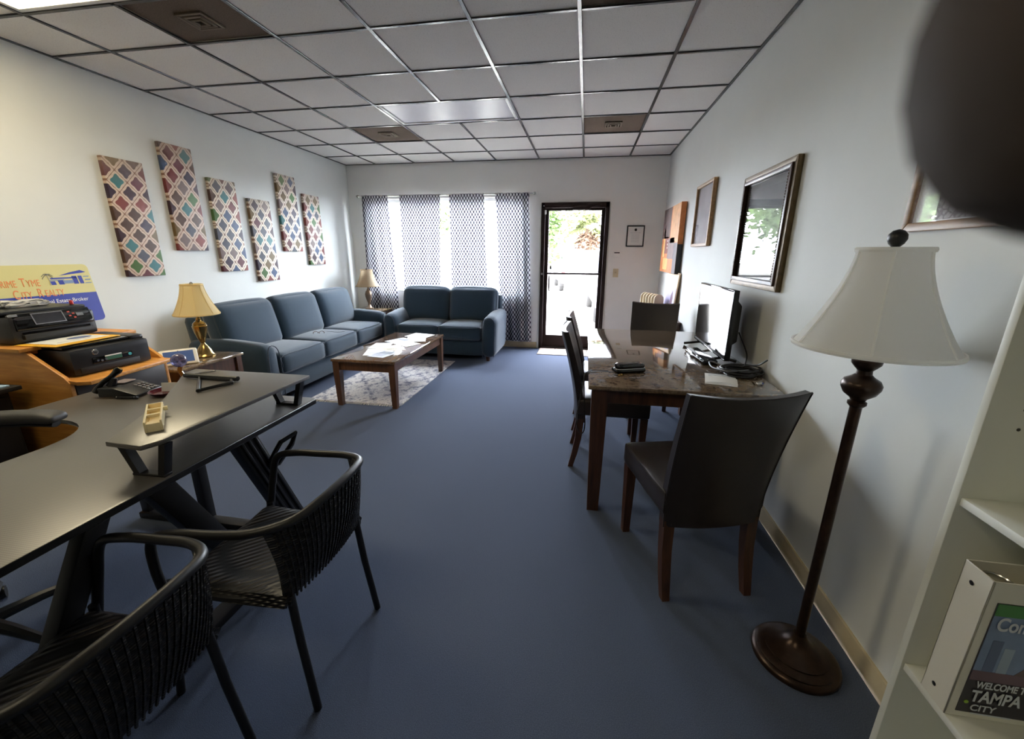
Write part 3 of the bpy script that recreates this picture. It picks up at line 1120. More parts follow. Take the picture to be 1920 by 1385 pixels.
# ================================================================== PARSONS CHAIRS
def parsons(label, loc, rz, group):
    t = thing('dining_chair', label, 'chair', loc, rz, group)
    obj('seat', B().rbox((0, .0, .445), (.445, .47, .115), .022, 6, (0, 0, .016)), 'leather', t)

    def back(u, v):
        x = (u - .5) * 2
        w = .205 + .020 * v
        z = .335 + .612 * v - .014 * (1 - abs(x) ** 2) * v
        y = -.205 - .145 * max(0, v - .12) ** 1.4 - .026 * (1 - x * x)
        return (x * w, y, z)
    th = .058
    b = B().sheet(lambda u, v: Vector(back(u, v)) + Vector((0, th / 2 * (1 - .25 * v), 0)), 12, 16, 0)
    # closed shell with rounded rim
    b = B()
    nu, nv = 14, 18
    g0 = [[b.bm.verts.new(Vector(back(i / nu, j / nv)) + Vector((0, (th / 2) * (1 - .3 * j / nv) * (.80 if i in (0, nu) or j in (0, nv) else 1), 0))) for j in range(nv + 1)] for i in range(nu + 1)]
    g1 = [[b.bm.verts.new(Vector(back(i / nu, j / nv)) - Vector((0, (th / 2) * (1 - .3 * j / nv) * (.80 if i in (0, nu) or j in (0, nv) else 1), 0))) for j in range(nv + 1)] for i in range(nu + 1)]
    for i in range(nu):
        for j in range(nv):
            b.bm.faces.new((g0[i][j], g0[i][j + 1], g0[i + 1][j + 1], g0[i + 1][j]))
            b.bm.faces.new((g1[i][j], g1[i + 1][j], g1[i + 1][j + 1], g1[i][j + 1]))
    for i in range(nu):
        b.bm.faces.new((g0[i][0], g0[i + 1][0], g1[i + 1][0], g1[i][0]))
        b.bm.faces.new((g0[i][nv], g1[i][nv], g1[i + 1][nv], g0[i + 1][nv]))
    for j in range(nv):
        b.bm.faces.new((g0[0][j], g1[0][j], g1[0][j + 1], g0[0][j + 1]))
        b.bm.faces.new((g0[nu][j], g0[nu][j + 1], g1[nu][j + 1], g1[nu][j]))
    bk = obj('backrest', b, 'leather', t, ang=60)
    sm = B()
    for s in (0, 1):
        sm.tube([Vector(back(s, j / 16)) + Vector((.0015 * (1 if s else -1), -th / 2 * (1 - .3 * j / 16) * .8, 0)) for j in range(17)], .003, 5)
    sm.tube([Vector(back(i / 14, 1)) + Vector((0, -th / 2 * .7 * .8, .001)) for i in range(15)], .003, 5)
    obj('seam', sm, 'leather', bk)
    for s in (-1, 1):
        lb = B()
        rings = []
        for z, y, k in ((0, .196, .017), (.39, .198, .024)):
            rings.append([lb.bm.verts.new((s * .190 + a * k, y + c * k, z)) for a, c in ((-1, -1), (1, -1), (1, 1), (-1, 1))])
        for i in range(4):
            lb.bm.faces.new((rings[0][i], rings[0][(i + 1) % 4], rings[1][(i + 1) % 4], rings[1][i]))
        lb.bm.faces.new(list(reversed(rings[0])))
        lb.bm.faces.new(rings[1])
        obj('leg', lb, 'darkwood', t)
        lb = B()
        rings = []
        for z, y, k in ((0, -.262, .016), (.10, -.238, .019), (.22, -.217, .021), (.36, -.208, .023)):
            rings.append([lb.bm.verts.new((s * .183 + a * k, y + c * k, z)) for a, c in ((-1, -1), (1, -1), (1, 1), (-1, 1))])
        for p_, q_ in zip(rings, rings[1:]):
            for i in range(4):
                lb.bm.faces.new((p_[i], p_[(i + 1) % 4], q_[(i + 1) % 4], q_[i]))
        lb.bm.faces.new(list(reversed(rings[0])))
        lb.bm.faces.new(rings[-1])
        obj('leg', lb, 'darkwood', t)
    return t


gp = 'espresso leather chairs around the marbled table'
pc = parsons('espresso leather parsons chair with its back turned, beside the floor lamp', (.512, 1.826, 0), R(15), gp)
dup(pc, (.225, 2.80, 0), R(-90), 'espresso leather parsons chair on the aisle side of the marbled table, nearer one', gp)
dup(pc, (.225, 3.42, 0), R(-90), 'espresso leather parsons chair on the aisle side, nearer the glass door', gp)
dup(pc, (.645, 4.05, 0), R(168), 'espresso leather parsons chair at the table end facing the room', gp)


# ================================================================== WICKER CHAIRS
def wicker_chair(label, loc, rz, group):
    t = thing('wicker_chair', label, 'chair', loc, rz, group)
    # one bent tube: seat front -> arm -> round the back -> arm
    half = [(.225, .215, .40), (.243, .20, .52), (.252, .17, .625), (.250, .08, .655), (.246, -.04, .664), (.232, -.15, .675), (.180, -.235, .69), (.09, -.262, .70)]
    rim = spline([(x, y, z) for x, y, z in half] + [(0, -.268, .703)] + [(-x, y, z) for x, y, z in reversed(half)], 6)
    obj('arm_rail', B().tube(rim, .0135, 10), 'black_metal', t)

    def seat(u, v):
        x = (u - .5) * .42
        y = .235 - .43 * v
        z = .432 - .012 * math.sin(PI * u) - .01 * math.sin(PI * v)
        e = max(0, (.12 - v) / .12)
        z -= .055 * e * e
        s_ = max(0, abs(u - .5) * 2 - .88) / .12
        z -= .028 * s_ * s_
        return (x, y, z)
    obj('seat', B().sheet(seat, 24, 24, .014), 'wicker', t)

    def back(u, v):
        a = (u - .5) * 2
        xt, yt, zt = .225 * math.sin(a * 1.20) / math.sin(1.20), -.268 + .10 * abs(a) ** 2.4, .700 - .02 * abs(a) ** 2
        xb, yb, zb = a * .20, -.205 + .02 * a * a, .415
        k = v
        return (xb + (xt - xb) * k, yb + (yt - yb) * k - .012 * math.sin(PI * k), zb + (zt - zb) * k)
    bp = obj('backrest', B().sheet(back, 26, 18, .010), 'wicker', t)
    st = B()
    for j in range(1, 26):
        st.tube([Vector(back(j / 26, i / 6)) + Vector((0, -.004 - .006, 0)) for i in range(7)], .0035, 4)
    o = obj('weave_strands', st, 'wicker', bp)
    o['kind'] = 'stuff'
    for s in (-1, 1):
        obj('leg', B().tube([(s * .215, .205, .44), (s * .225, .225, .22), (s * .235, .245, 0)], .0125, 10), 'black_metal', t)
        obj('leg', B().tube([(s * .185, -.19, .43), (s * .190, -.205, .25), (s * .200, -.235, 0)], .0125, 10), 'black_metal', t)
        obj('seat_rail', B().tube([(s * .215, .215, .405), (s * .212, 0, .408), (s * .19, -.20, .408)], .011, 8), 'black_metal', t)
    obj('seat_rail', B().tube([(-.215, .222, .40), (0, .226, .40), (.215, .222, .40)], .011, 8), 'black_metal', t)
    for s in (-1, 1):
        obj('screw_cap', B().lathe([(.001, -.002), (.006, 0), (.001, .003)], (s * .252, .12, .6545), 8), 'silver', t)
    return t


wc = wicker_chair('black wicker armchair pulled up to the desk, farther from the camera', (-1.015, 1.065, 0), R(90), 'black wicker armchairs at the desk')
dup(wc, (-1.135, .530, 0), R(92), 'black wicker armchair nearest the camera, its back cut by the view', 'black wicker armchairs at the desk')


# ================================================================== STANDING DESK AND RISER
t = thing('l_shaped_desk', 'black carbon-texture L-shaped desk on slanted metal legs', 'desk', (-1.5, .9, 0))
ox, oy = -1.5, .9


def rel(P):
    return [(x - ox, y - oy) for x, y in P]


top = [(-1.885, -.15), (-1.246, -.15), (-1.246, 1.68), (-1.27, 1.70), (-2.40, 1.70), (-2.42, 1.68), (-2.42, 1.30), (-2.40, 1.265), (-2.10, 1.255)]
top += [(-2.10 + .215 * math.sin(a), 1.04 + .215 * math.cos(a)) for a in [PI / 2 * k / 8 for k in range(1, 9)]]
obj('desktop', B().prism(rel(top), .018, (0, 0, .722), (1, 0, 0), (0, 1, 0), .003), 'carbon', t)
eb = B()
obj('edge_band', eb.box((-1.2455 - ox, .765 - oy, .731), (.004, 1.82, .022), .0015, 1), 'black', t)


def beam(y0, z0, y1, z1, x, w, d, grooves=False):
    b = B()
    a = Vector((0, y1 - y0, z1 - z0))
    L_ = a.length
    ang = math.atan2(y1 - y0, z0 - z1)
    M_ = Matrix.Translation((x - ox, (y0 + y1) / 2 - oy, (z0 + z1) / 2)) @ Matrix.Rotation(ang, 4, 'X')
    b.box((0, 0, 0), (d, w, L_), .006, 2, M_)
    if grooves:
        for k in (-1, 0, 1):
            b.box((d / 2 + .004, k * w * .3, 0), (.010, w * .12, L_ - .02), .003, 1, M_)
    return b


obj('leg', beam(1.315, .722, 1.60, .03, -1.35, .105, .05, True), 'black_metal', t)
obj('leg', beam(.965, .722, 1.30, .03, -1.37, .085, .05), 'black_metal', t)
obj('leg', beam(.835, .722, .47, .03, -1.37, .060, .05), 'black_metal', t)
obj('leg', beam(.12, .722, .02, .03, -1.37, .075, .05), 'black_metal', t)
for x, y in ((-2.33, 1.63), (-1.95, 1.63), (-1.80, .0)):
    obj('leg', B().box((x - ox, y - oy, .361), (.05, .05, .722), .005), 'black_metal', t)
obj('floor_rail', B().box((-1.37 - ox, .80 - oy, .018), (.07, 1.75, .036), .006), 'black_metal', t)
obj('floor_rail', B().box((-1.86 - ox, 1.62 - oy, .018), (1.0, .06, .036), .006), 'black_metal', t)
obj('under_rail', B().box((-1.40 - ox, .77 - oy, .708), (.05, 1.70, .028), .004), 'black_metal', t)
hk = B()
lp = [(-1.335 - ox, 1.425 - oy, .50), (-1.30 - ox, 1.41 - oy, .555), (-1.285 - ox, 1.46 - oy, .615), (-1.27 - ox, 1.54 - oy, .625), (-1.285 - ox, 1.525 - oy, .575), (-1.325 - ox, 1.475 - oy, .50)]
obj('headset_hook', hk.tube(lp, .011, 6, closed=True), 'black', t)

t = thing('monitor_riser', 'black corner monitor riser with bracket legs standing on the desk', 'monitor riser', (-1.5, 1.3, .74))
ox, oy = -1.5, 1.3
poly = [(-1.395, .905), (-1.262, .898), (-1.240, .95), (-1.240, 1.65), (-1.85, 1.645), (-1.85, 1.585), (-1.58, 1.25)]
obj('shelf', B().prism(rel(poly), .016, (0, 0, .114), (1, 0, 0), (0, 1, 0), .003), 'carbon', t)


def bracket(cx, cy, dx, dy):
    """trapezoid strap bracket: two slanted uprights and a foot bar along direction (dx,dy)"""
    b = B()
    w = .028
    nx, ny = -dy, dx
    for s0, s1 in ((-.085, -.040), (.075, .045)):
        P = []
        for s, z in ((s0, .114), (s1, .004)):
            P.append(Vector((cx - ox + dx * s, cy - oy + dy * s, z)))
        a, c = P
        o_ = Vector((nx, ny, 0)) * w / 2
        q = Vector((dx, dy, 0)) * .011
        v = [b.bm.verts.new(p) for p in (a - o_ - q, a + o_ - q, a + o_ + q, a - o_ + q, c - o_ - q, c + o_ - q, c + o_ + q, c - o_ + q)]
        for f in ((0, 1, 2, 3), (7, 6, 5, 4), (0, 4, 5, 1), (1, 5, 6, 2), (2, 6, 7, 3), (3, 7, 4, 0)):
            b.bm.faces.new([v[i] for i in f])
    M_ = Matrix.Translation((cx - ox, cy - oy, .0045)) @ Matrix.Rotation(math.atan2(dy, dx), 4, 'Z')
    b.box((0, 0, 0), (.115, w, .009), .002, 1, M_)
    return b


obj('bracket', bracket(-1.318, .955, .97, .05), 'black_metal', t)
obj('bracket', bracket(-1.330, 1.60, 1.0, 0), 'black_metal', t)
obj('bracket', bracket(-1.75, 1.58, .94, .2), 'black_metal', t)

# black folding stand lying on the riser
t = thing('folding_stand', 'flat black folding stand with a triangular loop lying on the riser', 'stand', (-1.60, 1.505, .8705), R(1))
b = B().tube([(-.16, .005, .012), (.115, -.004, .012)], .012, 8, flat=.9)
obj('bar', b, 'black', t)
obj('loop', B().tube([(-.07, -.012, .008), (.075, -.165, .008), (.122, -.045, .008), (.09, -.012, .008)], .009, 6, closed=True, flat=.8), 'black', t)
t = thing('metal_clip', 'small silver clip lying on the riser near its back edge', 'clip', (-1.74, 1.585, .8745), R(55))
obj('wire', B().tube(spline([(-.045, 0, 0), (-.02, .006, 0), (.03, .004, 0), (.042, -.004, 0), (.02, -.006, 0), (-.02, -.003, 0)], 4), .003, 6), 'silver', t)

# tape dispenser
acr = N('gold_tinted_acrylic')
acr.base(srgb(250, 234, 188))
acr.set(Roughness=.15)
acr.b.inputs['Transmission Weight'].default_value = .1
t = thing('tape_dispenser', 'cream acrylic tape dispenser with two square openings on the riser', 'tape dispenser', (-1.395, 1.060, .8705), R(48))
w_, l_ = .046, .205
b = B()
for s in (-1, 1):
    b.box((s * (w_ / 2 - .003), 0, .018), (.006, l_, .036), .001, 1)
b.box((0, -l_ / 2 + .013, .014), (w_ - .012, .026, .028), .001, 1)
b.box((0, l_ / 2 - .003, .018), (w_ - .012, .006, .036), .001, 1)
b.box((0, .0 + .045, .004), (w_ - .012, .14, .008), .001, 1)
obj('body', b, acr.m, t)
obj('bridge', B().box((0, .036, .031), (w_ - .012, .010, .010), .001, 1), acr.m, t)
obj('bridge', B().box((0, -.022, .030), (w_ - .012, .010, .010), .001, 1), acr.m, t)
obj('side_knob', B().cyl((w_ / 2, .052, .026), (w_ / 2 + .012, .052, .026), .008, .008, 12), acr.m, t)

# desk telephone
t = thing('desk_phone', 'black desk telephone with its handset tilted up, on the desk wing', 'telephone', (-2.185, 1.590, .7405), R(10))
obj('base', B().prism([(-.10, .004), (.085, .004), (.085, .016), (-.02, .048), (-.10, .048)], .15, (0, .075, 0), (1, 0, 0), (0, 0, 1), .004), 'black', t)
kb = B().box((0, 0, 0), (.014, .012, .005), .002, 1).mesh('key')
grk = mat('grey_key', srgb(110, 106, 104), .5)
for i in range(4):
    for j in range(3):
        o = obj('key', kb, grk, t)
        x = .070 - i * .020
        o.location = (x, .010 + j * .020, .016 + (.085 - x) * .305 + .002)
        o.rotation_euler = (0, R(16.7), 0)
obj('display', B().box((-.060, .03, .0535), (.06, .07, .004), .001, 1), mat('mauve_pad', srgb(120, 104, 100), .5), t)
hs = B()
hs.tube(spline([(-.125, -.055, .024), (-.10, -.045, .062), (-.06, -.020, .098), (-.035, .000, .128)], 5), [.020, .021, .021, .018, .015, .014, .014, .014, .014, .014, .015, .016, .018, .021, .020, .016], 10, flat=.8)
h_ = obj('handset', hs, 'black_gloss', t)
obj('handset_rest', B().tube([(-.07, -.03, .045), (-.055, -.02, .085)], [.02, .013], 8), 'black', t)
obj('cord', B().tube([(.0 + .10 * k / 120, -.088 - .005 * math.sin(k * .9), .008 + .005 * math.cos(k * .9)) for k in range(121)], .002, 5), 'black', t)

# red dish with card, glass ball figurine, small black box, glass disc
dr = mat('dark_red_gloss', srgb(70, 18, 24), .12)
t = thing('trinket_tray', 'glossy dark red tray holding a white business card', 'tray', (-2.02, 1.615, .7405), R(15))
obj('tray', B().lathe([(.045, 0), (.070, .006), (.082, .022), (.078, .022), (.066, .010), (.001, .008)], (0, 0, 0), 28, Matrix.Scale(.85, 4)), dr, t)
t = thing('business_card', 'white business card standing upright in the dark red tray', 'card', (-2.015, 1.63, .748), R(15))
obj('card', B().box((0, 0, .022), (.075, .003, .044), .0008, 1, Matrix.Rotation(R(-12), 4, 'X')), 'white_plastic', t)
t = thing('glass_figurine', 'purple glass ball on an amber stem standing behind the desk items', 'figurine', (-1.972, 1.672, .7405))
gl_ = N('violet_glass')
gl_.base(srgb(150, 146, 196))
gl_.set(Roughness=.04)
gl_.b.inputs['Transmission Weight'].default_value = .7
am = N('amber_glass')
am.base(srgb(206, 128, 44))
am.set(Roughness=.06)
am.b.inputs['Transmission Weight'].default_value = .5
obj('base', B().lathe([(.040, 0), (.042, .008), (.026, .022), (.018, .05), (.012, .07)], (0, 0, 0), 20), dr, t)
obj('stem', B().tube(spline([(0, 0, .05), (.008, 0, .075), (-.006, 0, .105), (.004, 0, .132)], 6), [.010] * 19, 8), am.m, t)
obj('ball', B().lathe([(.001, .1235)] + [(.034 * math.sin(a), .158 - .034 * math.cos(a)) for a in [PI * k / 14 for k in range(1, 14)]] + [(.001, .1925)], (0, 0, 0), 24), gl_.m, t)
t = thing('glass_coaster', 'small clear glass disc beside the red tray', 'coaster', (-1.90, 1.585, .7405))
obj('disc', B().lathe([(.040, 0), (.045, .004), (.044, .009), (.034, .006), (.001, .006)], (0, 0, 0), 24), mat('clear_glass', (.9, .9, .92), .05, trans=.85), t)

# office chair at the desk
t = thing('office_chair', 'black office chair with padded arms tucked into the desk corner', 'chair', (-2.13, .86, 0), R(-72))
obj('seat', B().rbox((0, 0, .475), (.50, .48, .09), .035, 6, (0, 0, .015)), 'armpad', t)
obj('backrest', B().rbox((0, -.27, .78), (.46, .08, .52), .035, 6, (0, .02, 0)), 'armpad', t)
for s in (-1, 1):
    pts = [(s * .27, -.10, .685), (s * .27, 0, .70), (s * .265, .12, .695), (s * .26, .20, .68)]
    a = obj('armrest', B().rbox((s * .265, .07, .800), (.085, .30, .034), .016, 6, (0, 0, .006), fn=lambda p: Vector((p.x, p.y, p.z - 1.1 * max(0, abs(p.y) - .05) ** 2))), 'armpad', t)
    obj('arm_support', B().tube(spline([(s * .265, .20, .765), (s * .268, .08, .772), (s * .272, -.03, .755), (s * .275, -.07, .62), (s * .24, -.04, .44)], 6), .020, 8, flat=.6), 'black', a)
obj('gas_post', B().cyl((0, 0, .07), (0, 0, .44), .026), 'black_metal', t)
for k in range(5):
    a = 2 * PI * k / 5
    l5 = obj('base_arm', B().tube([(0, 0, .095), (.15 * math.cos(a), .15 * math.sin(a), .09), (.29 * math.cos(a), .29 * math.sin(a), .072)], [.026, .02, .015], 8), 'black', t)
    obj('caster', B().lathe([(.001, -.014), (.024, -.014), (.028, 0), (.024, .014), (.001, .014)], (0, 0, 0), 16, Matrix.Translation((.29 * math.cos(a), .29 * math.sin(a), .028)) @ Matrix.Rotation(a + PI / 2, 4, 'Z') @ Matrix.Rotation(PI / 2, 4, 'Y')).cyl((.29 * math.cos(a), .29 * math.sin(a), .028), (.29 * math.cos(a), .29 * math.sin(a), .08), .008, .008, 8), 'black', l5)


# ================================================================== OAK PRINTER CART AND CONTENTS
t = thing('printer_cart', 'golden oak printer cart with slanted side panels against the wall', 'printer cart', (-3.1, 1.92, 0))
ox, oy = -3.1, 1.92
side = [(-3.625 - ox, 0), (-2.66 - ox, 0), (-2.66 - ox, .745), (-2.69 - ox, .775), (-2.90 - ox, .905), (-3.625 - ox, .905)]
for y in (1.655, 2.165):
    obj('side_panel', B().prism(side, .020, (0, y + .01 - oy, 0), (1, 0, 0), (0, 0, 1), .002), 'oak', t)
obj('top_shelf', B().box((-3.255 - ox, 1.91 - oy, .916), (.75, .59, .020), .003), 'oak', t)
obj('shelf', B().prism(rel([(-3.625, 1.668), (-2.69, 1.668), (-2.69, 1.655), (-2.60, 1.640), (-2.545, 1.665), (-2.60, 2.17), (-3.625, 2.152)]), .020, (0, 0, .738), (1, 0, 0), (0, 1, 0), .002), 'oak', t)
obj('shelf', B().box((-3.15 - ox, 1.91 - oy, .15), (.92, .486, .018), .002), 'oak', t)
obj('rail', B().box((-2.925 - ox, 1.91 - oy, .893), (.018, .486, .02), .002), 'oak', t)
obj('back_panel', B().box((-3.615 - ox, 1.91 - oy, .45), (.008, .486, .88), .001, 1), 'oak', t)
obj('dark_front_panel', B().box((-2.665 - ox, 1.91 - oy, .655), (.018, .486, .150), .003), mat('black_brown', srgb(46, 38, 34), .5), t)  # plain dark panel closing the recess under the shelf

# printer on top
t = thing('printer', 'big black all-in-one printer with tilted control panel on top of the oak cart', 'printer', (-3.24, 1.875, .9262))
b = B().rbox((0, 0, .078), (.50, .405, .154), .022, 5)
obj('body', b, 'black', t)
obj('scanner_lid', B().rbox((-.02, 0, .168), (.44, .40, .026), .014, 4), 'black', t)
pn = B().prism([(.238, .070), (.262, .078), (.262, .094), (.238, .165), (.20, .165), (.20, .07)], .36, (0, .18, 0), (1, 0, 0), (0, 0, 1), .004)
cpn = obj('control_panel', pn, 'black_gloss', t)
MP = Matrix.Translation((.2525, -.03, .130)) @ Matrix.Rotation(R(70), 4, 'Y')
obj('screen', B().box((0, 0, 0), (.055, .135, .003), .001, 1, MP), 'screen', cpn)
obj('screen_bezel', B().frame((-.032, -.072, 0), (1, 0, 0), (0, 1, 0), .064, .144, .005, .003, 0), 'silver', cpn).matrix_local = MP
kb = B()
for k in range(4):
    kb.box((-.02 + .012 * k, .10 + .02 * (k % 2), .001), (.008, .012, .003), .001, 1, MP)
obj('buttons', kb, mat('red_button', srgb(190, 70, 56), .5), cpn)
obj('status_label', B().box((.0, .15, .001), (.018, .035, .002), .0005, 1, MP), 'silver', cpn)
obj('status_label', B().box((-.03, -.145, .001), (.012, .04, .002), .0005, 1, MP), 'silver', cpn)
obj('paper_tray', B().box((.235, 0, .040), (.07, .33, .028), .006), 'black_matte', t)
obj('output_slot', B().box((.251, 0, .060), (.006, .32, .012), .001, 1), 'black_gloss', t)
st = thing('crumpled_bag', 'crumpled clear plastic bag lying on top of the upper printer', 'plastic bag', (-3.20, 1.87, 1.108), R(80))
pl = N('clear_wrap')
pl.base((.85, .85, .84))
pl.set(Roughness=.12)
pl.b.inputs['Transmission Weight'].default_value = .45
rb = random.Random(3)
bb_ = B().rbox((0, 0, .016), (.19, .13, .030), .014, 8)
for v in bb_.bm.verts:
    v.co += Vector((rb.uniform(-.006, .006), rb.uniform(-.006, .006), rb.uniform(-.004, .012) if v.co.z > .016 else rb.uniform(0, .003)))
obj('film', bb_, pl.m, st, ang=12)
st = thing('red_pen_cap', 'small red cap lying on the upper printer near its edge', 'cap', (-3.08, 2.03, 1.1085))
obj('cap', B().lathe([(.009, 0), (.010, .004), (.009, .022), (.001, .024)], (0, 0, 0), 14), mat('red_plastic', srgb(196, 60, 60), .4), st)

# printer below
t = thing('printer', 'compact black inkjet printer on the oak cart shelf, envelope lying on it', 'printer', (-2.83, 1.905, .7585), R(-3))
obj('body', B().rbox((-.045, 0, .075), (.40, .40, .146), .016, 5), 'black', t)
obj('lid', B().rbox((-.07, -.02, .157), (.36, .36, .018), .007, 4), 'black_gloss', t)
obj('feeder', B().rbox((-.05, .165, .155), (.34, .075, .030), .010, 4), 'black', t)
obj('badge', B().lathe([(.015, 0), (.016, .001), (.014, .003), (.001, .003)], (0, 0, 0), 24, Matrix.Translation((.1545, -.085, .118)) @ Matrix.Rotation(PI / 2, 4, 'Y')), 'silver', t)
text('badge_lettering', 'hp', .018, (.1582, -.094, .113), (0, 1, 0), (0, 0, 1), 'black', t, .0002)
cp = obj('control_strip', B().box((.1555, -.005, .072), (.006, .205, .034), .003), 'black_gloss', t)
obj('display', B().box((.1587, -.005, .072), (.002, .085, .022), .0005, 1), mat('lcd_green', srgb(64, 110, 92), .3), cp)
obj('display_bar', B().box((.1592, -.005, .086), (.002, .085, .007), .0005, 1), 'white_plastic', cp)
kb = B()
for k in range(3):
    kb.lathe([(.006, 0), (.006, .003)], (0, 0, 0), 12, Matrix.Translation((.158, -.085 + .020 * k, .070 - .004 * (k % 2))) @ Matrix.Rotation(PI / 2, 4, 'Y'))
obj('buttons', kb, 'silver', cp)
obj('start_button', B().lathe([(.009, 0), (.009, .003)], (0, 0, 0), 14, Matrix.Translation((.158, .080, .072)) @ Matrix.Rotation(PI / 2, 4, 'Y')), mat('teal_button', srgb(70, 170, 180), .4), cp)
obj('output_slot', B().box((.154, -.02, .030), (.006, .30, .032), .003), 'black_matte', t)
t = thing('manila_envelope', 'yellow manila envelope topped by a white form, on the lower printer', 'envelope', (-2.88, 1.845, .926), R(4))
obj('envelope', B().box((0, 0, .003), (.25, .34, .005), .001, 1), mat('manila', srgb(226, 170, 40), .6), t)
t = thing('printed_form', 'white printed form with a blue oval lying on the yellow envelope', 'paper', (-2.895, 1.85, .9318), R(2))
obj('sheet', B().box((0, 0, .001), (.20, .27, .0016)), 'white_plastic', t)
obj('printing', B().lathe([(.001, .0019), (.035, .0019), (.035, .0024), (.001, .0024)], (0, .03, 0), 20, Matrix.Scale(1.7, 4, (0, 1, 0))).box((.06, -.02, .002), (.004, .16, .0008)), mat('blue_grey_ink', srgb(96, 110, 150), .6), t)

# low black cabinet with papers at the edge of the view
t = thing('side_cabinet', 'low black cabinet beside the oak cart, at the edge of the view', 'cabinet', (-3.22, 1.33, 0))
obj('body', B().box((0, 0, .36), (.56, .46, .72), .004), 'black_matte', t)
obj('top', B().box((0.02, .005, .7315), (.64, .50, .022), .004), 'black_matte', t)
for k in range(2):
    dw = obj('drawer', B().box((.286, 0, .19 + .34 * k), (.016, .43, .32), .004), 'black_matte', t)
    obj('handle', B().box((.298, 0, .26 + .34 * k), (.012, .12, .012), .003), 'silver', dw)
t = thing('folder', 'pale blue folder lying on the low black cabinet', 'folder', (-3.04, 1.42, .743), R(8))
obj('cover', B().box((0, 0, .004), (.30, .23, .008), .001, 1), mat('pale_blue_card', srgb(168, 200, 232), .6), t)
t = thing('paper_box', 'small white box standing on the pale blue folder', 'box', (-3.10, 1.44, .7515), R(8))
obj('box', B().box((0, 0, .035), (.16, .12, .07), .002, 1), 'white_plastic', t)

# sign leaning on the wall
t = thing('realty_sign', 'yellow and blue realty yard sign leaning on the wall behind the upper printer', 'sign', (-3.555, 2.19, .9265))
TILT = Matrix.Translation((-3.555, 2.19, .9265)) @ Matrix.Rotation(R(-7.5), 4, 'Y')
t.matrix_world = TILT
ys = mat('sign_yellow', srgb(204, 196, 132), .5)
bs = mat('sign_blue', srgb(28, 46, 148), .45)
os_ = mat('sign_orange', srgb(222, 130, 70), .5)
SW, SH = .68, .405


def rounded(w, h, r, n=5, corners=(1, 1, 1, 1)):
    out = []
    for k, (cx, cy, a0) in enumerate(((w / 2 - r, h - r, 0), (-w / 2 + r, h - r, 90), (-w / 2 + r, r, 180), (w / 2 - r, r, 270))):
        out += [(cx + r * math.cos(R(a0 + 90 * i / n)), cy + r * math.sin(R(a0 + 90 * i / n))) for i in range(n + 1)] if corners[k] else [(cx + (r if k in (0, 3) else -r), cy + (r if k in (0, 1) else -r))]
    return out


obj('board', B().prism(rounded(SW, SH, .03), .004, (0, 0, 0), (0, 1, 0), (0, 0, 1)), ys, t)
obj('blue_band', B().prism([(x, min(y, .205)) for x, y in rounded(SW, SH, .03)], .0008, (.004, 0, 0), (0, 1, 0), (0, 0, 1)), bs, t)
X_, Y_ = (0, 1, 0), (0, 0, 1)
tx = .0052
for w_s, sz, yy, zz in (('P', .080, -.202, .268), ('RIME', .062, -.166, .268), ('T', .080, -.068, .268), ('YME', .062, -.036, .268), ('C', .080, -.124, .194), ('ITY', .062, -.084, .194), ('R', .080, .0, .197), ('EALTY', .062, .040, .197)):
    text('lettering', w_s, sz, (tx, yy, zz), X_, Y_, os_, t, .0004, sx=.60)
text('lettering', 'Licensed Real Estate Broker', .036, (tx, -.115, .150), X_, Y_, 'white_plastic', t, .0003, sx=.95)
gb = mat('sign_grey_blue', srgb(112, 132, 168), .5)
hb_ = B()
z0 = .270
hb_.prism([(.150, z0 + .060), (.215, z0 + .080), (.285, z0 + .094), (.318, z0 + .080), (.29, z0 + .074), (.225, z0 + .068)], .0008, (tx - .001, 0, 0), X_, Y_)
for x0, x1, y0, y1 in ((.095, .118, 0, .025), (.138, .165, 0, .030), (.225, .250, 0, .055), (.262, .282, .0, .055), (.10, .25, .038, .048)):
    hb_.prism([(x0, z0 + y0), (x1 + .004, z0 + y0), (x1, z0 + y1), (x0 - .004, z0 + y1)], .0008, (tx - .001, 0, 0), X_, Y_)
obj('house_drawing', hb_, bs, t)
hb_ = B()
for x0, x1, y0, y1 in ((.165, .222, .005, .028), (.09, .17, .028, .034), (.29, .325, .045, .052), (.295, .33, .022, .030), (.29, .33, .0, .006)):
    hb_.prism([(x0, z0 + y0), (x1, z0 + y0), (x1 + .004, z0 + y1), (x0 + .004, z0 + y1)], .0008, (tx - .001, 0, 0), X_, Y_)
for a in (20, 55, 90, 125, 160, 200, -20):
    p = arc((tx - .0004, .085 + .022 * math.cos(R(a)), z0 + .068), .026, R(170 if math.cos(R(a)) >= 0 else 10), R(70 if math.cos(R(a)) >= 0 else 110), 5, (0, 1, 0), (0, 0, 1))
    p = [Vector((tx, .085, z0 + .070)) + Vector((0, .034 * s * math.cos(R(a)), .026 * s * math.sin(R(a)) - .020 * s * s)) for s in [i / 5 for i in range(6)]]
    hb_.tube(p, .0022, 4, flat=.3)
hb_.tube([(tx, .085, z0 + .070), (tx, .092, z0 + .03), (tx, .09, z0)], .003, 4, flat=.3)
obj('palm_drawing', hb_, gb, t)

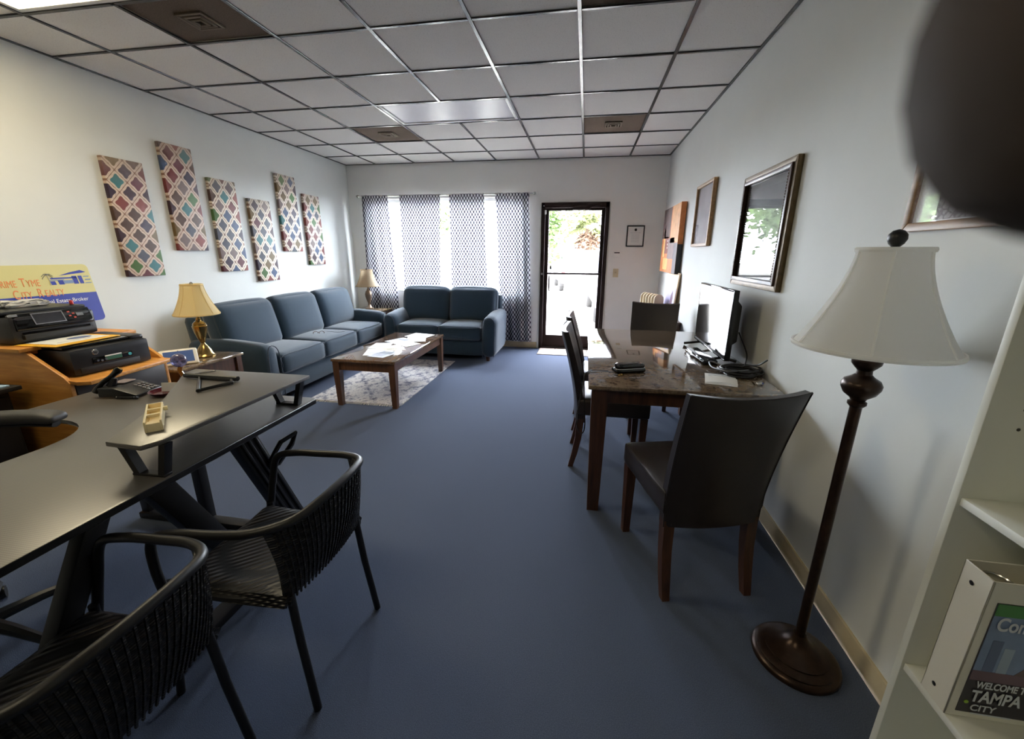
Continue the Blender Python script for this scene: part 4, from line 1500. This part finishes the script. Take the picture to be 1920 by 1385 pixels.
# white tablet on the end table
t = thing('smart_display', 'white tablet display tilted on the end table beside the brass lamp', 'tablet', (-2.975, 2.530, .6005), R(50))
MP = Matrix.Translation((0, 0, .052)) @ Matrix.Rotation(R(-32), 4, 'X')
obj('body', B().rbox((0, 0, .003), (.23, .026, .128), .011, 5, M=MP), 'white_plastic', t)
tb = N('tablet_screen')
tb.b.inputs['Emission Color'].default_value = (*srgb(90, 110, 150), 1)
tb.b.inputs['Emission Strength'].default_value = .35
tb.base(srgb(40, 50, 80))
tb.set(Roughness=.08)
obj('screen', B().box((0, -.0135, .003), (.180, .002, .090), .0005, 1, MP), tb.m, t)
obj('camera_dot', B().box((0, -.0137, .049), (.006, .002, .006), .001, 1, MP), 'black', t)
obj('foot', B().box((0, .045, .014), (.15, .07, .026), .008), 'white_plastic', t)


# ================================================================== SIX TRELLIS CANVASES
CV = [(2.81, 3.115, 1.222, 2.110, 'widest-looking trellis canvas nearest the realty sign, with teal and rust lozenges'),
      (3.29, 3.595, 1.430, 2.316, 'high dark red and purple trellis canvas, second from the realty sign'),
      (3.725, 4.045, 1.227, 2.107, 'trellis canvas third from the realty sign, hanging above the near sofa cushion'),
      (4.193, 4.505, 1.100, 1.976, 'lowest-hanging trellis canvas of the six'),
      (4.670, 4.995, 1.430, 2.304, 'high trellis canvas second from the far corner'),
      (5.125, 5.450, 1.261, 2.140, 'trellis canvas nearest the window corner')]
LT = [srgb(206, 184, 166), srgb(210, 190, 174), srgb(236, 224, 206), srgb(240, 228, 210), srgb(240, 230, 214), srgb(236, 224, 210)]
for k, (y0, y1, z0, z1, lb) in enumerate(CV):
    p = (.150 if k == 0 else .155 if k == 1 else .150)
    m_ = moroccan('trellis_print_' + 'abcdef'[k], p, .160 if k == 0 else .180, 3.7 * k + 1.3, LT[k])
    o = obj('trellis_canvas', B().box((.017, 0, (z1 - z0) / 2), (.034, y1 - y0, z1 - z0), .004, 2), m_)
    o.location = (XL, (y0 + y1) / 2, z0)
    tag(o, lb, 'canvas print', 'six trellis canvases over the sofa')


# ================================================================== RIGHT WALL PICTURES  (plane faces -X)
def wallpic(name, label, y0, y1, z0, z1, depth, fw, mframe, cat='framed picture', lip=None):
    """framed picture on the right wall; local axes: x out of the wall (-X), y, z"""
    t = thing(name, label, cat, (XR, (y0 + y1) / 2, z0))
    w, h = y1 - y0, z1 - z0
    # plane X=(0,-1,0), Y=(0,0,1) -> normal (-1,0,0)
    f = obj('frame', B().frame((0, w / 2, 0), (0, -1, 0), (0, 0, 1), w, h, fw, depth, .004), mframe, t)
    return t, w, h, f


def panel(name, t, y0, y1, z0, z1, x, th, m):
    return obj(name, B().box((-x - th / 2, (y0 + y1) / 2, (z0 + z1) / 2), (th, y1 - y0, z1 - z0)), m, t)


gold = mat('antique_gold_frame', srgb(92, 74, 46), .45, .4, var=.3, vscale=40)
t, w, h, f = wallpic('framed_photograph', 'large dark framed picture whose glass mirrors the bright doorway', 2.445, 3.175, 1.225, 1.900, .030, .034, gold)
obj('inner_lip', B().frame((-.024, w / 2 - .030, .030), (0, -1, 0), (0, 0, 1), w - .06, h - .06, .024, .016, .003), 'darkwood', f)
bd = B()
for k in range(40):
    for yy in (-w / 2 + .056, w / 2 - .056):
        bd.box((-.0395, yy, .066 + k * (h - .132) / 39), (.006, .007, .009), .002, 1)
o = obj('bead_trim', bd, 'darkwood', f)
o['kind'] = 'stuff'
panel('mat_board', t, -w / 2 + .05, w / 2 - .05, .05, h - .05, .006, .003, mat('grey_mat_board', srgb(92, 92, 96), .6))
panel('photograph', t, -w / 2 + .11, w / 2 - .11, .10, h - .10, .009, .002, mat('grey_photo', srgb(40, 40, 43), .5, var=.35, vscale=7))
panel('glass', t, -w / 2 + .045, w / 2 - .045, .045, h - .045, .018, .003, 'pic_glass')

t, w, h, f = wallpic('framed_print', 'smaller pale lavender framed print between the orange canvas and the dark picture', 3.895, 4.45, 1.490, 2.030, .036, .026, 'framewood')
lav = N('lavender_print')
lav.set(Roughness=.5)
lav.base(lav.ramp(lav.noise(5, 4, .6), [(.35, srgb(176, 170, 182)), (.65, srgb(214, 206, 214))]))
panel('print', t, -w / 2 + .02, w / 2 - .02, .02, h - .02, .010, .003, lav.m)
panel('glass', t, -w / 2 + .022, w / 2 - .022, .022, h - .022, .022, .003, 'pic_glass')

t, w, h, f = wallpic('framed_print', 'wood framed print partly hidden by the fingertip, above the floor lamp', 1.04, 1.625, 1.493, 2.02, .022, .026, 'framewood')
hx = N('hexagon_tile_print')
hx.set(Roughness=.6)
vo = hx.n('ShaderNodeTexVoronoi')
vo.inputs['Scale'].default_value = 46
vo.feature = 'DISTANCE_TO_EDGE'
hx.l(hx.coord(), vo.inputs['Vector'])
hx.base(hx.ramp(vo.outputs[0], [(.04, srgb(152, 144, 144)), (.16, srgb(196, 188, 186))]))
panel('mat_board', t, -w / 2 + .02, w / 2 - .02, .02, h - .02, .006, .003, 'white_plastic')
panel('print', t, -w / 2 + .08, w / 2 - .115, .03, h - .10, .0095, .002, hx.m)
panel('glass', t, -w / 2 + .022, w / 2 - .022, .022, h - .022, .016, .002, 'pic_glass')

# orange abstract canvas
t = thing('abstract_canvas', 'thick orange and brown abstract canvas in the far corner', 'canvas print', (XR - .006, 5.425, 1.205))
w, h = .98, .755
org = mat('burnt_orange_paint', srgb(196, 120, 66), .55, var=.28, vscale=9)
obj('canvas', B().box((-.028, 0, h / 2), (.056, w, h), .004, 2), org, t)
pb_ = [('brown_block', -.0, .49, .40, .755, srgb(70, 46, 42)), ('tan_block', -.49, -.04, .34, .755, srgb(206, 150, 96)), ('dark_edge', -.49, -.30, .0, .34, srgb(92, 78, 82)),
       ('grey_block', -.30, .06, .16, .40, srgb(120, 96, 92)), ('gold_bar', .27, .36, .18, .52, srgb(236, 190, 120)), ('red_block', .06, .27, .22, .42, srgb(120, 60, 46)), ('glow_block', .0, .30, .03, .17, srgb(230, 160, 92))]
for nm, y0, y1, za, zb, c in pb_:
    obj('painted_' + nm, B().box((-.0565, (y0 + y1) / 2, (za + zb) / 2), (.0014, y1 - y0 - .004, zb - za - .004)), mat('paint_' + nm, c, .5, var=.2, vscale=14), t)
sd = obj('dark_side', B().box((-.028, -.4905, .16), (.054, .0014, .32)), mat('black_paint', srgb(30, 24, 24), .5), t)
obj('white_dots', B().box((-.0575, .10, .33), (.0012, .03, .02)).box((-.0575, .10, .37), (.0012, .03, .02)).box((-.0575, .10, .29), (.0012, .03, .02)), 'white_plastic', t)

# low cabinet behind the far chair with a leaning canvas and a cream divider rack
t = thing('storage_cabinet', 'dark low cabinet in the far corner behind the table end chair', 'cabinet', (.855, 5.16, 0))
obj('body', B().box((0, 0, .35), (.33, 1.14, .70), .004), 'darkwood', t)
obj('top', B().box((0, 0, .71), (.345, 1.16, .02), .003), 'darkwood', t)
for s in (-1, 1):
    dr_ = obj('door', B().box((-.172, s * .285, .36), (.014, .55, .64), .003), 'darkwood', t)
    obj('knob', B().lathe([(.006, 0), (.012, .012), (.001, .018)], (0, 0, 0), 12, Matrix.Translation((-.178, s * .05, .42)) @ Matrix.Rotation(-PI / 2, 4, 'Y')), 'brass', dr_)
t = thing('leaning_canvas', 'pale sunset canvas leaning on the wall under the orange canvas', 'canvas print', (.965, 5.13, .722))
t.rotation_euler = (0, R(5.0), 0)
obj('canvas', B().box((.008, 0, .25), (.016, .58, .50), .003, 2), mat('peach_paint', srgb(226, 196, 160), .6, var=.12, vscale=5), t)
obj('painted_lake', B().box((-.0006, .0, .168), (.0014, .57, .33)), mat('lilac_paint', srgb(176, 170, 208), .6, var=.12, vscale=8), t)
obj('painted_tree', B().prism([(.06, .02), (.20, .02), (.19, .22), (.13, .30), (.07, .24)], .0016, (-.0004, 0, 0), (0, -1, 0), (0, 0, 1)), mat('plum_paint', srgb(90, 40, 74), .6), t)
t = thing('divider_rack', 'row of six cream rounded dividers standing behind the table end chair', 'rack', (.82, 5.36, .7205), R(0))
cm = mat('cream_card', srgb(214, 200, 172), .6)
obj('base', B().box((0, -.02, .008), (.16, .36, .016), .003), 'darkwood', t)
dm = B().prism([(-.055, 0), (.055, 0), (.055, .165)] + [(.055 * math.cos(a), .165 + .055 * math.sin(a)) for a in [PI * k / 10 for k in range(1, 10)]] + [(-.055, .165)], .022, (0, .011, 0), (1, 0, 0), (0, 0, 1), .003).mesh('divider')
for k in range(6):
    o = obj('divider', dm, cm, t)
    o.location = (-.060 + .024 * k, .135 - .058 * k, .016 + .006 * k * 0)


# ================================================================== ON THE MARBLED TABLE
t = thing('television', 'flat black television on the marbled table, screen mirroring the doorway', 'television', (.865, 2.985, .7605), R(0))
W_, H_ = .735, .425
obj('panel', B().box((.012, 0, .245), (.030, W_, H_), .005), 'black', t)
obj('rear_housing', B().prism([(.025, .10), (.075, .14), (.075, .36), (.025, .42)], .60, (0, .30, 0), (1, 0, 0), (0, 0, 1), .008), 'black', t)
obj('screen', B().box((-.0035, 0, .250), (.002, W_ - .020, H_ - .034)), 'screen', t)
obj('bezel', B().frame((-.003, W_ / 2, .0325), (0, -1, 0), (0, 0, 1), W_, H_, .009, .003, .001), 'black_gloss', t)
for s in (-1, 1):
    obj('stand_foot', B().tube([(.10, s * .26, .009), (.02, s * .25, .030), (.012, s * .25, .06)], .009, 8).tube([(.02, s * .25, .03), (-.10, s * .27, .009)], .009, 8), 'black_gloss', t)

t = thing('media_box', 'flat black media player lying under the television edge', 'media player', (.775, 2.82, .7605), R(4))
obj('body', B().box((0, 0, .016), (.085, .38, .030), .005), 'black_gloss', t)
obj('lid_edge', B().box((-.043, 0, .018), (.003, .34, .004)), 'silver', t)

cb = mat('black_cable', srgb(30, 30, 32), .45)


def coil(cx, cy, r, n, z, seed, rr=.0045):
    q = random.Random(seed)
    P = []
    for k in range(n * 12):
        a = 2 * PI * k / 12
        s = r * (1 + .18 * math.sin(a * .31 + seed) + .06 * q.uniform(-1, 1))
        P.append((cx + s * 1.15 * math.cos(a), cy + s * .95 * math.sin(a + .2 * math.sin(a * .2)), z + .0035 + .0075 * (k / (n * 12)) * n * .55 + q.uniform(0, .003)))
    return spline(P, 2)


t = thing('cable_bundle', 'tangled bundle of black cables on the table beside the television', 'cables', (.905, 2.475, .7605))
obj('coil', B().tube(coil(0, 0, .085, 7, .001, 2), .0045, 6), cb, t)
obj('coil', B().tube(coil(-.02, -.06, .062, 4, .001, 5), .004, 6), cb, t)
obj('lead', B().tube(spline([(-.06, .05, .02), (-.13, .12, .035), (-.14, .03, .02), (-.08, -.08, .03), (.02, -.07, .04)], 8), .004, 6), mat('grey_cable', srgb(92, 92, 94), .45), t)
obj('lead', B().tube(spline([(.03, .02, .04), (.06, .10, .09), (.05, .18, .16), (.04, .22, .20)], 8), .004, 6), cb, t)
obj('lead', B().tube(spline([(.03, .05, .03), (.085, -.02, .06), (.105, -.07, .10)], 8), .005, 6), cb, t)
t = thing('cable_plug', 'small blue-tipped plug on the table next to the cable bundle', 'plug', (.925, 2.25, .7605), R(30))
obj('plug', B().box((0, 0, .008), (.03, .016, .014), .003), 'silver', t)
obj('tip', B().box((.022, 0, .008), (.016, .011, .009), .002), mat('blue_tip', srgb(50, 76, 150), .4), t)

t = thing('folded_letter', 'cream folded letter on the near edge of the marbled table', 'paper', (.755, 2.315, .7605), R(-14))
b = B().sheet(lambda u, v: ((u - .5) * .155, (v - .5) * .22, .002 + .018 * v ** 2 * 0 + .012 * math.sin(PI * min(1, v * 1.1)) * .5), 6, 10, .001)
obj('back_leaf', b, pm[0], t)
obj('front_leaf', B().sheet(lambda u, v: ((u - .5) * .155, -.11 + v * .085, .010 + .010 * v + .008 * math.sin(PI * u)), 6, 6, .001), pm[0], t)
lb_ = B()
for k in range(6):
    lb_.box((-.005, .085 - .018 * k, .0098), (.11, .002, .0008))
obj('printing', lb_, ink, t)

t = thing('glasses_case', 'black hard glasses case with silver trim on the marbled table', 'glasses case', (.275, 2.385, .7605), R(22))
obj('lower_shell', B().rbox((0, 0, .014), (.185, .075, .027), .012, 5), 'black_gloss', t)
obj('upper_shell', B().rbox((.004, 0, .038), (.165, .068, .030), .013, 5), 'black_gloss', t)
obj('trim_line', B().tube([Vector((.091 * math.copysign(abs(math.cos(a)) ** .5, math.cos(a)), .0375 * math.copysign(abs(math.sin(a)) ** .5, math.sin(a)), .0265)) for a in [2 * PI * k / 40 for k in range(40)]], .0022, 5, closed=True), 'silver', t)
t = thing('key_ring', 'small gold key ring lying beside the glasses case', 'key ring', (.225, 2.305, .7605))
obj('ring', B().tube([(.014 * math.cos(2 * PI * k / 16), .014 * math.sin(2 * PI * k / 16), .003) for k in range(16)], .0022, 6, closed=True), 'brass', t)
obj('tag', B().box((-.025, .004, .003), (.022, .012, .004), .001, 1), 'silver', t)
t = thing('wrist_strap', 'thin black strap trailing from the glasses case over the table edge', 'strap', (.19, 2.35, .7605))
obj('strap', B().tube(spline([(.0, 0, .004), (-.07, .0, .004), (-.135, -.02, .004), (-.162, -.05, .003), (-.172, -.06, -.06), (-.185, -.08, -.16), (-.20, -.10, -.25), (-.19, -.12, -.31), (-.165, -.13, -.335), (-.15, -.125, -.30), (-.155, -.11, -.20), (-.166, -.08, -.06), (-.160, -.06, .003), (-.12, .02, .004), (-.03, .02, .004)], 6), .0035, 6, flat=.5), 'black', t)


# ================================================================== WHITE BOOKCASE AND BINDER
t = thing('bookcase', 'white open bookcase against the wall at the edge of the view', 'bookcase', (.90, .49, 0))
BX0, BY0, BY1 = .772, .08, .902
for y in (BY1 - .009, BY0 + .009):
    obj('side_panel', B().box(((BX0 + XR - .008) / 2 - .90, y - .49, .90), (XR - .008 - BX0, .018, 1.80), .002), 'white_paint', t)
obj('back_panel', B().box((XR - .010 - .90, (BY0 + BY1) / 2 - .49, .90), (.006, BY1 - BY0 - .03, 1.78), .001, 1), 'white_paint', t)
for z in (.055, .500, .938, 1.360, 1.79):
    obj('shelf', B().box(((BX0 + XR - .014) / 2 - .90 + .002, (BY0 + BY1) / 2 - .49, z), (XR - .014 - BX0 - .006, BY1 - BY0 - .037, .018), .002), 'white_paint', t)
obj('kick_board', B().box((BX0 + .03 - .90, (BY0 + BY1) / 2 - .49, .023), (.014, BY1 - BY0 - .037, .046), .001, 1), 'white_paint', t)
pg = B()
for z in (.70, .74, 1.10, 1.14):
    pg.cyl((BX0 + .06 - .90, BY1 - .0185 - .49, z), (BX0 + .06 - .90, BY1 - .0165 - .49, z), .0035, .0035, 8)
obj('peg_hole', pg, 'armpad', t)

# binder: spine faces out (-X), front cover faces the camera (-Y)
t = thing('ring_binder', 'white ring binder with a printed city guide cover on the bookcase shelf', 'binder', (.776, .772, .5095))
bw_, bt_, bh_ = .245, .062, .330
whitev = mat('white_vinyl', srgb(226, 224, 214), .35)
obj('spine', B().box((.0015, bt_ / 2, bh_ / 2), (.003, bt_, bh_), .001, 1), whitev, t)
obj('front_cover', B().box((bw_ / 2, .0015, bh_ / 2), (bw_, .003, bh_), .001, 1), whitev, t)
obj('back_cover', B().box((bw_ / 2, bt_ - .0015, bh_ / 2), (bw_, .003, bh_), .001, 1), whitev, t)
obj('pages', B().box((.125, .031, .142), (.215, .036, .278), .001, 1), mat('page_edges', srgb(226, 214, 176), .8), t)
for z in (.306, .16, .03):
    rg = B().tube([(.020 + .022 * math.cos(2 * PI * k / 16) + .015, .031 + .024 * math.sin(2 * PI * k / 16), z + .004) for k in range(16)], .0022, 6, closed=True)
    obj('ring', rg, 'silver', t)
for z in (.035, .295):
    obj('rivet', B().lathe([(.004, 0), (.005, .0008), (.001, .0018)], (0, 0, 0), 10, Matrix.Translation((-.0002, .036, z)) @ Matrix.Rotation(-PI / 2, 4, 'Y')), 'black', t)
cv = obj('cover_sheet', B().box((.137, -.0006, .150), (.205, .0012, .270)), mat('cover_navy', srgb(44, 42, 54), .35), t)


def cover(nm, poly, m_, d=.0016):
    return obj(nm, B().prism(poly, d - .0012, (0, -.0012, 0), (1, 0, 0), (0, 0, 1)), m_, cv)


cover('printed_sky', [(.036, .120), (.238, .120), (.238, .262), (.036, .262)], mat('cover_sky', srgb(116, 138, 176), .35, var=.1, vscale=20))
cover('printed_band', [(.036, .257), (.238, .257), (.238, .284), (.036, .284)], mat('cover_green', srgb(56, 130, 62), .35), .0018)
cover('printed_tower', [(.050, .120), (.068, .120), (.068, .200), (.050, .200)], mat('cover_tower', srgb(86, 104, 140), .35), .0020)
cover('printed_tower', [(.073, .120), (.090, .120), (.090, .185), (.073, .185)], mat('cover_tower_pale', srgb(150, 168, 190), .35), .0020)
cover('printed_dome', [(.100, .118), (.238, .118), (.238, .215), (.205, .222), (.160, .205), (.135, .175), (.115, .140)], mat('cover_brown', srgb(92, 74, 78), .35, var=.2, vscale=40), .0020)
cover('printed_street', [(.036, .100), (.238, .100), (.238, .124), (.036, .124)], mat('cover_mauve', srgb(104, 82, 96), .35), .0021)
TX, TY, ty = (1, 0, 0), (0, 0, 1), -.0034
pale = mat('cover_lettering_pale', srgb(206, 212, 222), .5)
text('lettering', 'Community', .042, (.044, ty, .226), TX, TY, pale, cv, .0002, sx=.66, bold=.022)
text('lettering', 'WELCOME TO', .023, (.050, ty, .083), TX, TY, pale, cv, .0002, sx=.62, bold=.024)
text('lettering', 'TAMPA', .040, (.048, ty, .048), TX, TY, pale, cv, .0002, sx=.66, bold=.024)
text('lettering', 'CITY', .022, (.054, ty, .024), TX, TY, pale, cv, .0002, sx=.92, bold=.016)
t2 = B().box((.095, -.0015, .014), (.07, .0006, .003))
obj('printed_rule', t2, pale, cv)
cv.location.x = -.018
cover('printed_dot', [(.046 + .004 * math.cos(2 * PI * k / 10), .042 + .004 * math.sin(2 * PI * k / 10)) for k in range(10)], mat('cover_lime', srgb(150, 190, 60), .4), .0022)


# ================================================================== OUTSIDE
gnd = mat('pale_concrete', srgb(206, 202, 194), .9, var=.05, vscale=.6)
struct('parking_lot', B().box((0, YF + T + 35, -.08), (120, 70, .10)), gnd)
struct('road', B().box((0, 27.0, -.026), (120, 5.0, .02)), mat('asphalt', srgb(150, 150, 152), .9, var=.06, vscale=.8))


def car(label, loc, rz, mbody, cat='car'):
    """length along y, front at +y, 4.5 m"""
    t = thing('parked_car', label, cat, loc, rz, 'cars parked outside the door')
    low = [(-2.2, .34), (-2.24, .62), (-2.15, .93), (-1.9, 1.0), (1.0, .98), (1.95, .86), (2.2, .66), (2.22, .36)]
    b = B().prism(low, 1.76, (-.88, 0, 0), (0, 1, 0), (0, 0, 1), .05)
    obj('body', b, mbody, t)
    cabin = [(-2.02, .96), (-1.75, 1.50), (-1.3, 1.58), (-.1, 1.55), (.45, 1.35), (1.05, .96)]
    b = B()
    A = [b.bm.verts.new((-.80 + .18 * (z - .96) / .6, y, z)) for y, z in cabin]
    D = [b.bm.verts.new((.80 - .18 * (z - .96) / .6, y, z)) for y, z in cabin]
    n = len(A)
    b.bm.faces.new(A)
    b.bm.faces.new(list(reversed(D)))
    for i in range(n):
        b.bm.faces.new((A[i], A[(i + 1) % n], D[(i + 1) % n], D[i]))
    obj('roof', b, mbody, t)
    wm = bpy.data.materials.get('car_window') or mat('car_window', srgb(40, 46, 52), .06)
    for s in (-1, 1):
        for y0, y1 in ((-1.62, -.72), (-.64, .60)):
            b = B()
            zt = 1.46
            q = lambda y, z: (s * (.80 - .18 * (z - .96) / .6 + .006), y, z)
            v = [b.bm.verts.new(q(*p)) for p in ((y0, 1.0), (y1, 1.0), (min(y1, .16), zt), (y0 + .1, zt))]
            b.bm.faces.new(v)
            obj('side_window', b, wm, t)
        obj('tail_light', B().box((s * .80, -2.17, .80), (.14, .12, .18), .03), bpy.data.materials.get('tail_red') or mat('tail_red', srgb(130, 10, 16), .4), t)
        obj('head_light', B().box((s * .70, 2.08, .70), (.30, .16, .13), .03), 'silver', t)
    b = B()
    b.bm.faces.new([b.bm.verts.new(p) for p in ((-.70, -2.0, 1.02), (.70, -2.0, 1.02), (.60, -1.775, 1.46), (-.60, -1.775, 1.46))])
    obj('rear_window', b, wm, t)
    b = B()
    b.bm.faces.new([b.bm.verts.new(p) for p in ((-.72, 1.0, 1.0), (.72, 1.0, 1.0), (.62, .47, 1.36), (-.62, .47, 1.36))])
    obj('windscreen', b, wm, t)
    obj('number_plate', B().box((0, -2.25, .72), (.32, .02, .16), .004), 'white_plastic', t)
    obj('bumper', B().box((0, -2.20, .44), (1.70, .16, .20), .05), bpy.data.materials.get('bumper_grey') or mat('bumper_grey', srgb(96, 98, 100), .5), t)
    for sx in (-1, 1):
        for y in (-1.35, 1.38):
            wl = obj('wheel', B().lathe([(.20, -.10), (.31, -.10), (.335, -.06), (.335, .06), (.31, .10), (.20, .10)], (0, 0, 0), 28, Matrix.Translation((sx * .80, y, .335)) @ Matrix.Rotation(PI / 2, 4, 'Y')), 'black_matte', t)
            obj('hub_cap', B().lathe([(.001, -.105), (.19, -.095), (.20, 0), (.19, .095), (.001, .105)], (0, 0, 0), 20, Matrix.Translation((sx * .80, y, .335)) @ Matrix.Rotation(PI / 2, 4, 'Y')), 'silver', wl)
    return t


GZ = -.03
white_car = mat('white_car_paint', srgb(232, 232, 232), .25, coat=.6)
grey_car = mat('grey_car_paint', srgb(150, 156, 164), .25, .3, coat=.6)
car('white car with a red tail light parked just outside the glass door', (1.02, 10.6, GZ), R(3), white_car)
car('small white car parked far across the lot, seen through the door', (-.35, 18.5, GZ), R(8), white_car)
car('grey car parked by the trees, seen under the palm', (1.6, 31.0, GZ), R(80), grey_car)
car('white car parked by the trees, nearer the door hinge side', (-3.4, 32.0, GZ), R(95), white_car)

lf = [mat('leaf_green', (.045, .075, .020), .7, var=.3, vscale=3, spec=.2), mat('leaf_olive', (.065, .085, .030), .7, var=.3, vscale=3, spec=.2), mat('palm_green', (.12, .135, .05), .7, var=.2, vscale=4, spec=.2)]
bark = mat('bark', srgb(92, 76, 62), .9, var=.2, vscale=8)


def tree(label, x, y, h, r, seed, m_, n=900, conic=0.):
    t = thing('tree', label, 'tree', (x, y, GZ), 0, 'trees beyond the parking lot')
    q = random.Random(seed)
    tr = B().tube([(0, 0, 0), (.05 * r, 0, h * .3), (-.03 * r, .05, h * .62)], [.10 * r + .05, .08 * r + .04, .03 * r + .02], 8)
    for k in range(5):
        a = q.uniform(0, 6.28)
        tr.tube([(0, 0, h * (.3 + .06 * k)), (.5 * r * math.cos(a), .5 * r * math.sin(a), h * (.55 + .06 * k))], [.05 * r, .015 * r], 6)
    obj('trunk', tr, bark, t)
    b = B()
    cl = [(q.gauss(0, .45) * r, q.gauss(0, .45) * r, h * q.uniform(.40, .92)) for _ in range(14)]
    for _ in range(n):
        c = cl[q.randrange(len(cl))]
        k = 1 - conic * max(0, c[2] / h - .4)
        p = Vector((c[0] * k + q.gauss(0, .26) * r * k, c[1] * k + q.gauss(0, .26) * r * k, c[2] + q.gauss(0, .10) * h))
        s_ = r * q.uniform(.06, .13)
        d1 = Vector((q.gauss(0, 1), q.gauss(0, 1), q.gauss(0, .5))).normalized()
        d2 = d1.cross(Vector((q.gauss(0, 1), q.gauss(0, 1), q.gauss(0, 1)))).normalized()
        v = [b.bm.verts.new(p + d1 * s_ * a + d2 * s_ * .55 * c_) for a, c_ in ((-1, 0), (0, -1), (1, 0), (0, 1))]
        b.bm.faces.new(v)
    o = obj('foliage', b, m_, t)
    o['kind'] = 'stuff'
    return t


tree('green bushy tree beyond the parking lot, seen on the handle side of the door', -2.9, 25.0, 4.6, 1.6, 4, lf[0], 1300, .9)
tree('tall pale tree standing behind the bushy tree', -3.2, 40.0, 8.5, 2.4, 9, lf[1], 1300)
tree('wide olive tree far behind the palm', 4.6, 46.0, 8.0, 2.8, 12, lf[1], 1300)
tree('dark green tree far outside, behind the curtained window', -12.0, 34.0, 7.5, 2.8, 15, lf[0], 1200)
tree('broad green tree farther along, behind the curtained window', -22.0, 36.0, 8.0, 3.0, 18, lf[0], 1200)

t = thing('palm_tree', 'fan palm with a skirt of drooping dry fronds beyond the parking lot', 'tree', (.05, 22.0, GZ))
obj('trunk', B().tube([(0, 0, 0), (.05, 0, 1.2), (.0, 0, 2.8)], [.22, .18, .16], 10), bark, t)
q = random.Random(5)
dry = mat('dry_frond', srgb(104, 82, 66), .8, spec=.2, var=.2, vscale=4)
for k in range(64):
    a = 2.4 * k
    drop = k >= 40
    el = q.uniform(-.25, 1.25) if not drop else q.uniform(-1.25, -.7)
    L_ = q.uniform(1.1, 1.5)
    b = B()
    dx, dy = math.cos(a), math.sin(a)
    pts = []
    for i in range(7):
        s = L_ * i / 6
        pts.append(Vector((dx * s * math.cos(el), dy * s * math.cos(el), 2.75 + s * math.sin(el) - .22 * s * s)))
    b.tube(pts, [.018, .016, .014, .012, .010, .007, .004], 4)
    side_ = Vector((-dy, dx, 0))
    for i in range(2, 7):
        for s_ in (-1, 1):
            tip = pts[i] + side_ * s_ * (.50 - .04 * i) + Vector((dx, dy, 0)) * .16 + Vector((0, 0, -.18))
            b.bm.faces.new([b.bm.verts.new(p) for p in (pts[i], pts[i] + side_ * s_ * .20 + Vector((0, 0, .02)), tip)])
            b.bm.faces.new([b.bm.verts.new(p) for p in (pts[i] + Vector((dx, dy, 0)) * .05, pts[i] + side_ * s_ * .16 + Vector((dx, dy, 0)) * .08, tip + Vector((dx, dy, .2)) * .3)])
    obj('frond', b, dry if drop else lf[2], t)


# ================================================================== THE PHOTOGRAPHER'S HAND
def cpt(x, y, d):
    """camera-space metres (right, up, forward) to world, for the hand that held the camera"""
    return CAMMAT @ Vector((x, y, -d))


def hand():
    me = bpy.data.meshes.new('hand')
    V, E_, Rd = [], [], []

    def add(p, r, par=None):
        V.append(cpt(*p))
        Rd.append(r)
        if par is not None:
            E_.append((par, len(V) - 1))
        return len(V) - 1
    palm = add((.112, .012, -.030), .021)
    wrist = add((.150, -.030, -.060), .023, palm)
    add((.205, -.105, -.120), .030, wrist)
    k_idx = add((.098, .026, -.008), .0125, palm)
    a = add((.074, .021, .013), .0112, k_idx)
    a = add((.050, .0178, .0185), .0112, a)
    a = add((.033, .0174, .0190), .0126, a)
    add((.0234, .0166, .0190), .0114, a)
    for dy, dx, dz, s in ((.004, .004, -.004, 1.0), (-.016, .006, -.008, .95), (-.033, .012, -.012, .82)):
        k = add((.100 + dx, .010 + dy, -.010 + dz), .0118 * s, palm)
        a = add((.092 + dx, .004 + dy, .014 + dz), .0096 * s, k)
        a = add((.108 + dx, .000 + dy, .026 + dz), .0088 * s, a)
        add((.121 + dx, .002 + dy, .018 + dz), .0080 * s, a)
    a = add((.098, -.012, -.050), .0135, palm)
    a = add((.074, -.006, -.058), .0110, a)
    add((.052, .004, -.055), .0092, a)
    me.from_pydata(V, E_, [])
    o = bpy.data.objects.new('hand', me)
    COL.objects.link(o)
    o.modifiers.new('skin', 'SKIN')
    for i, r in enumerate(Rd):
        me.skin_vertices[0].data[i].radius = (r, r)
        me.skin_vertices[0].data[i].use_root = (i == 0)
    s = o.modifiers.new('smooth', 'SUBSURF')
    s.levels = s.render_levels = 2
    sk = N('skin')
    sk.set(Roughness=.75)
    sk.b.inputs['Specular IOR Level'].default_value = .2
    sk.base(sk.ramp(sk.noise(60, 4, .6), [(.3, srgb(46, 37, 29)), (.7, srgb(58, 46, 36))]))  # skin tone darkened to stand in for the shade on the fingertip
    sk.b.inputs['Subsurface Weight'].default_value = .1
    sk.b.inputs['Subsurface Radius'].default_value = (.004, .002, .001)
    me.materials.append(sk.m)
    dg = bpy.context.evaluated_depsgraph_get()
    m2 = bpy.data.meshes.new_from_object(o.evaluated_get(dg))
    o.modifiers.clear()
    o.data = m2
    m2.shade_smooth()
    return o


h_ = hand()
tag(h_, "photographer's hand with a shade-darkened fingertip poking into the view", 'hand')

# the phone in that hand: its lens is the camera's own place
t = thing('smartphone', "dark slab smartphone held in the photographer's hand", 'phone')
t.matrix_world = CAMMAT
obj('body', B().box((.020, -.024, .0075), (.150, .074, .008), .003), 'black', t)
obj('screen', B().box((.020, -.024, .0117), (.142, .068, .0004)), 'screen', t)
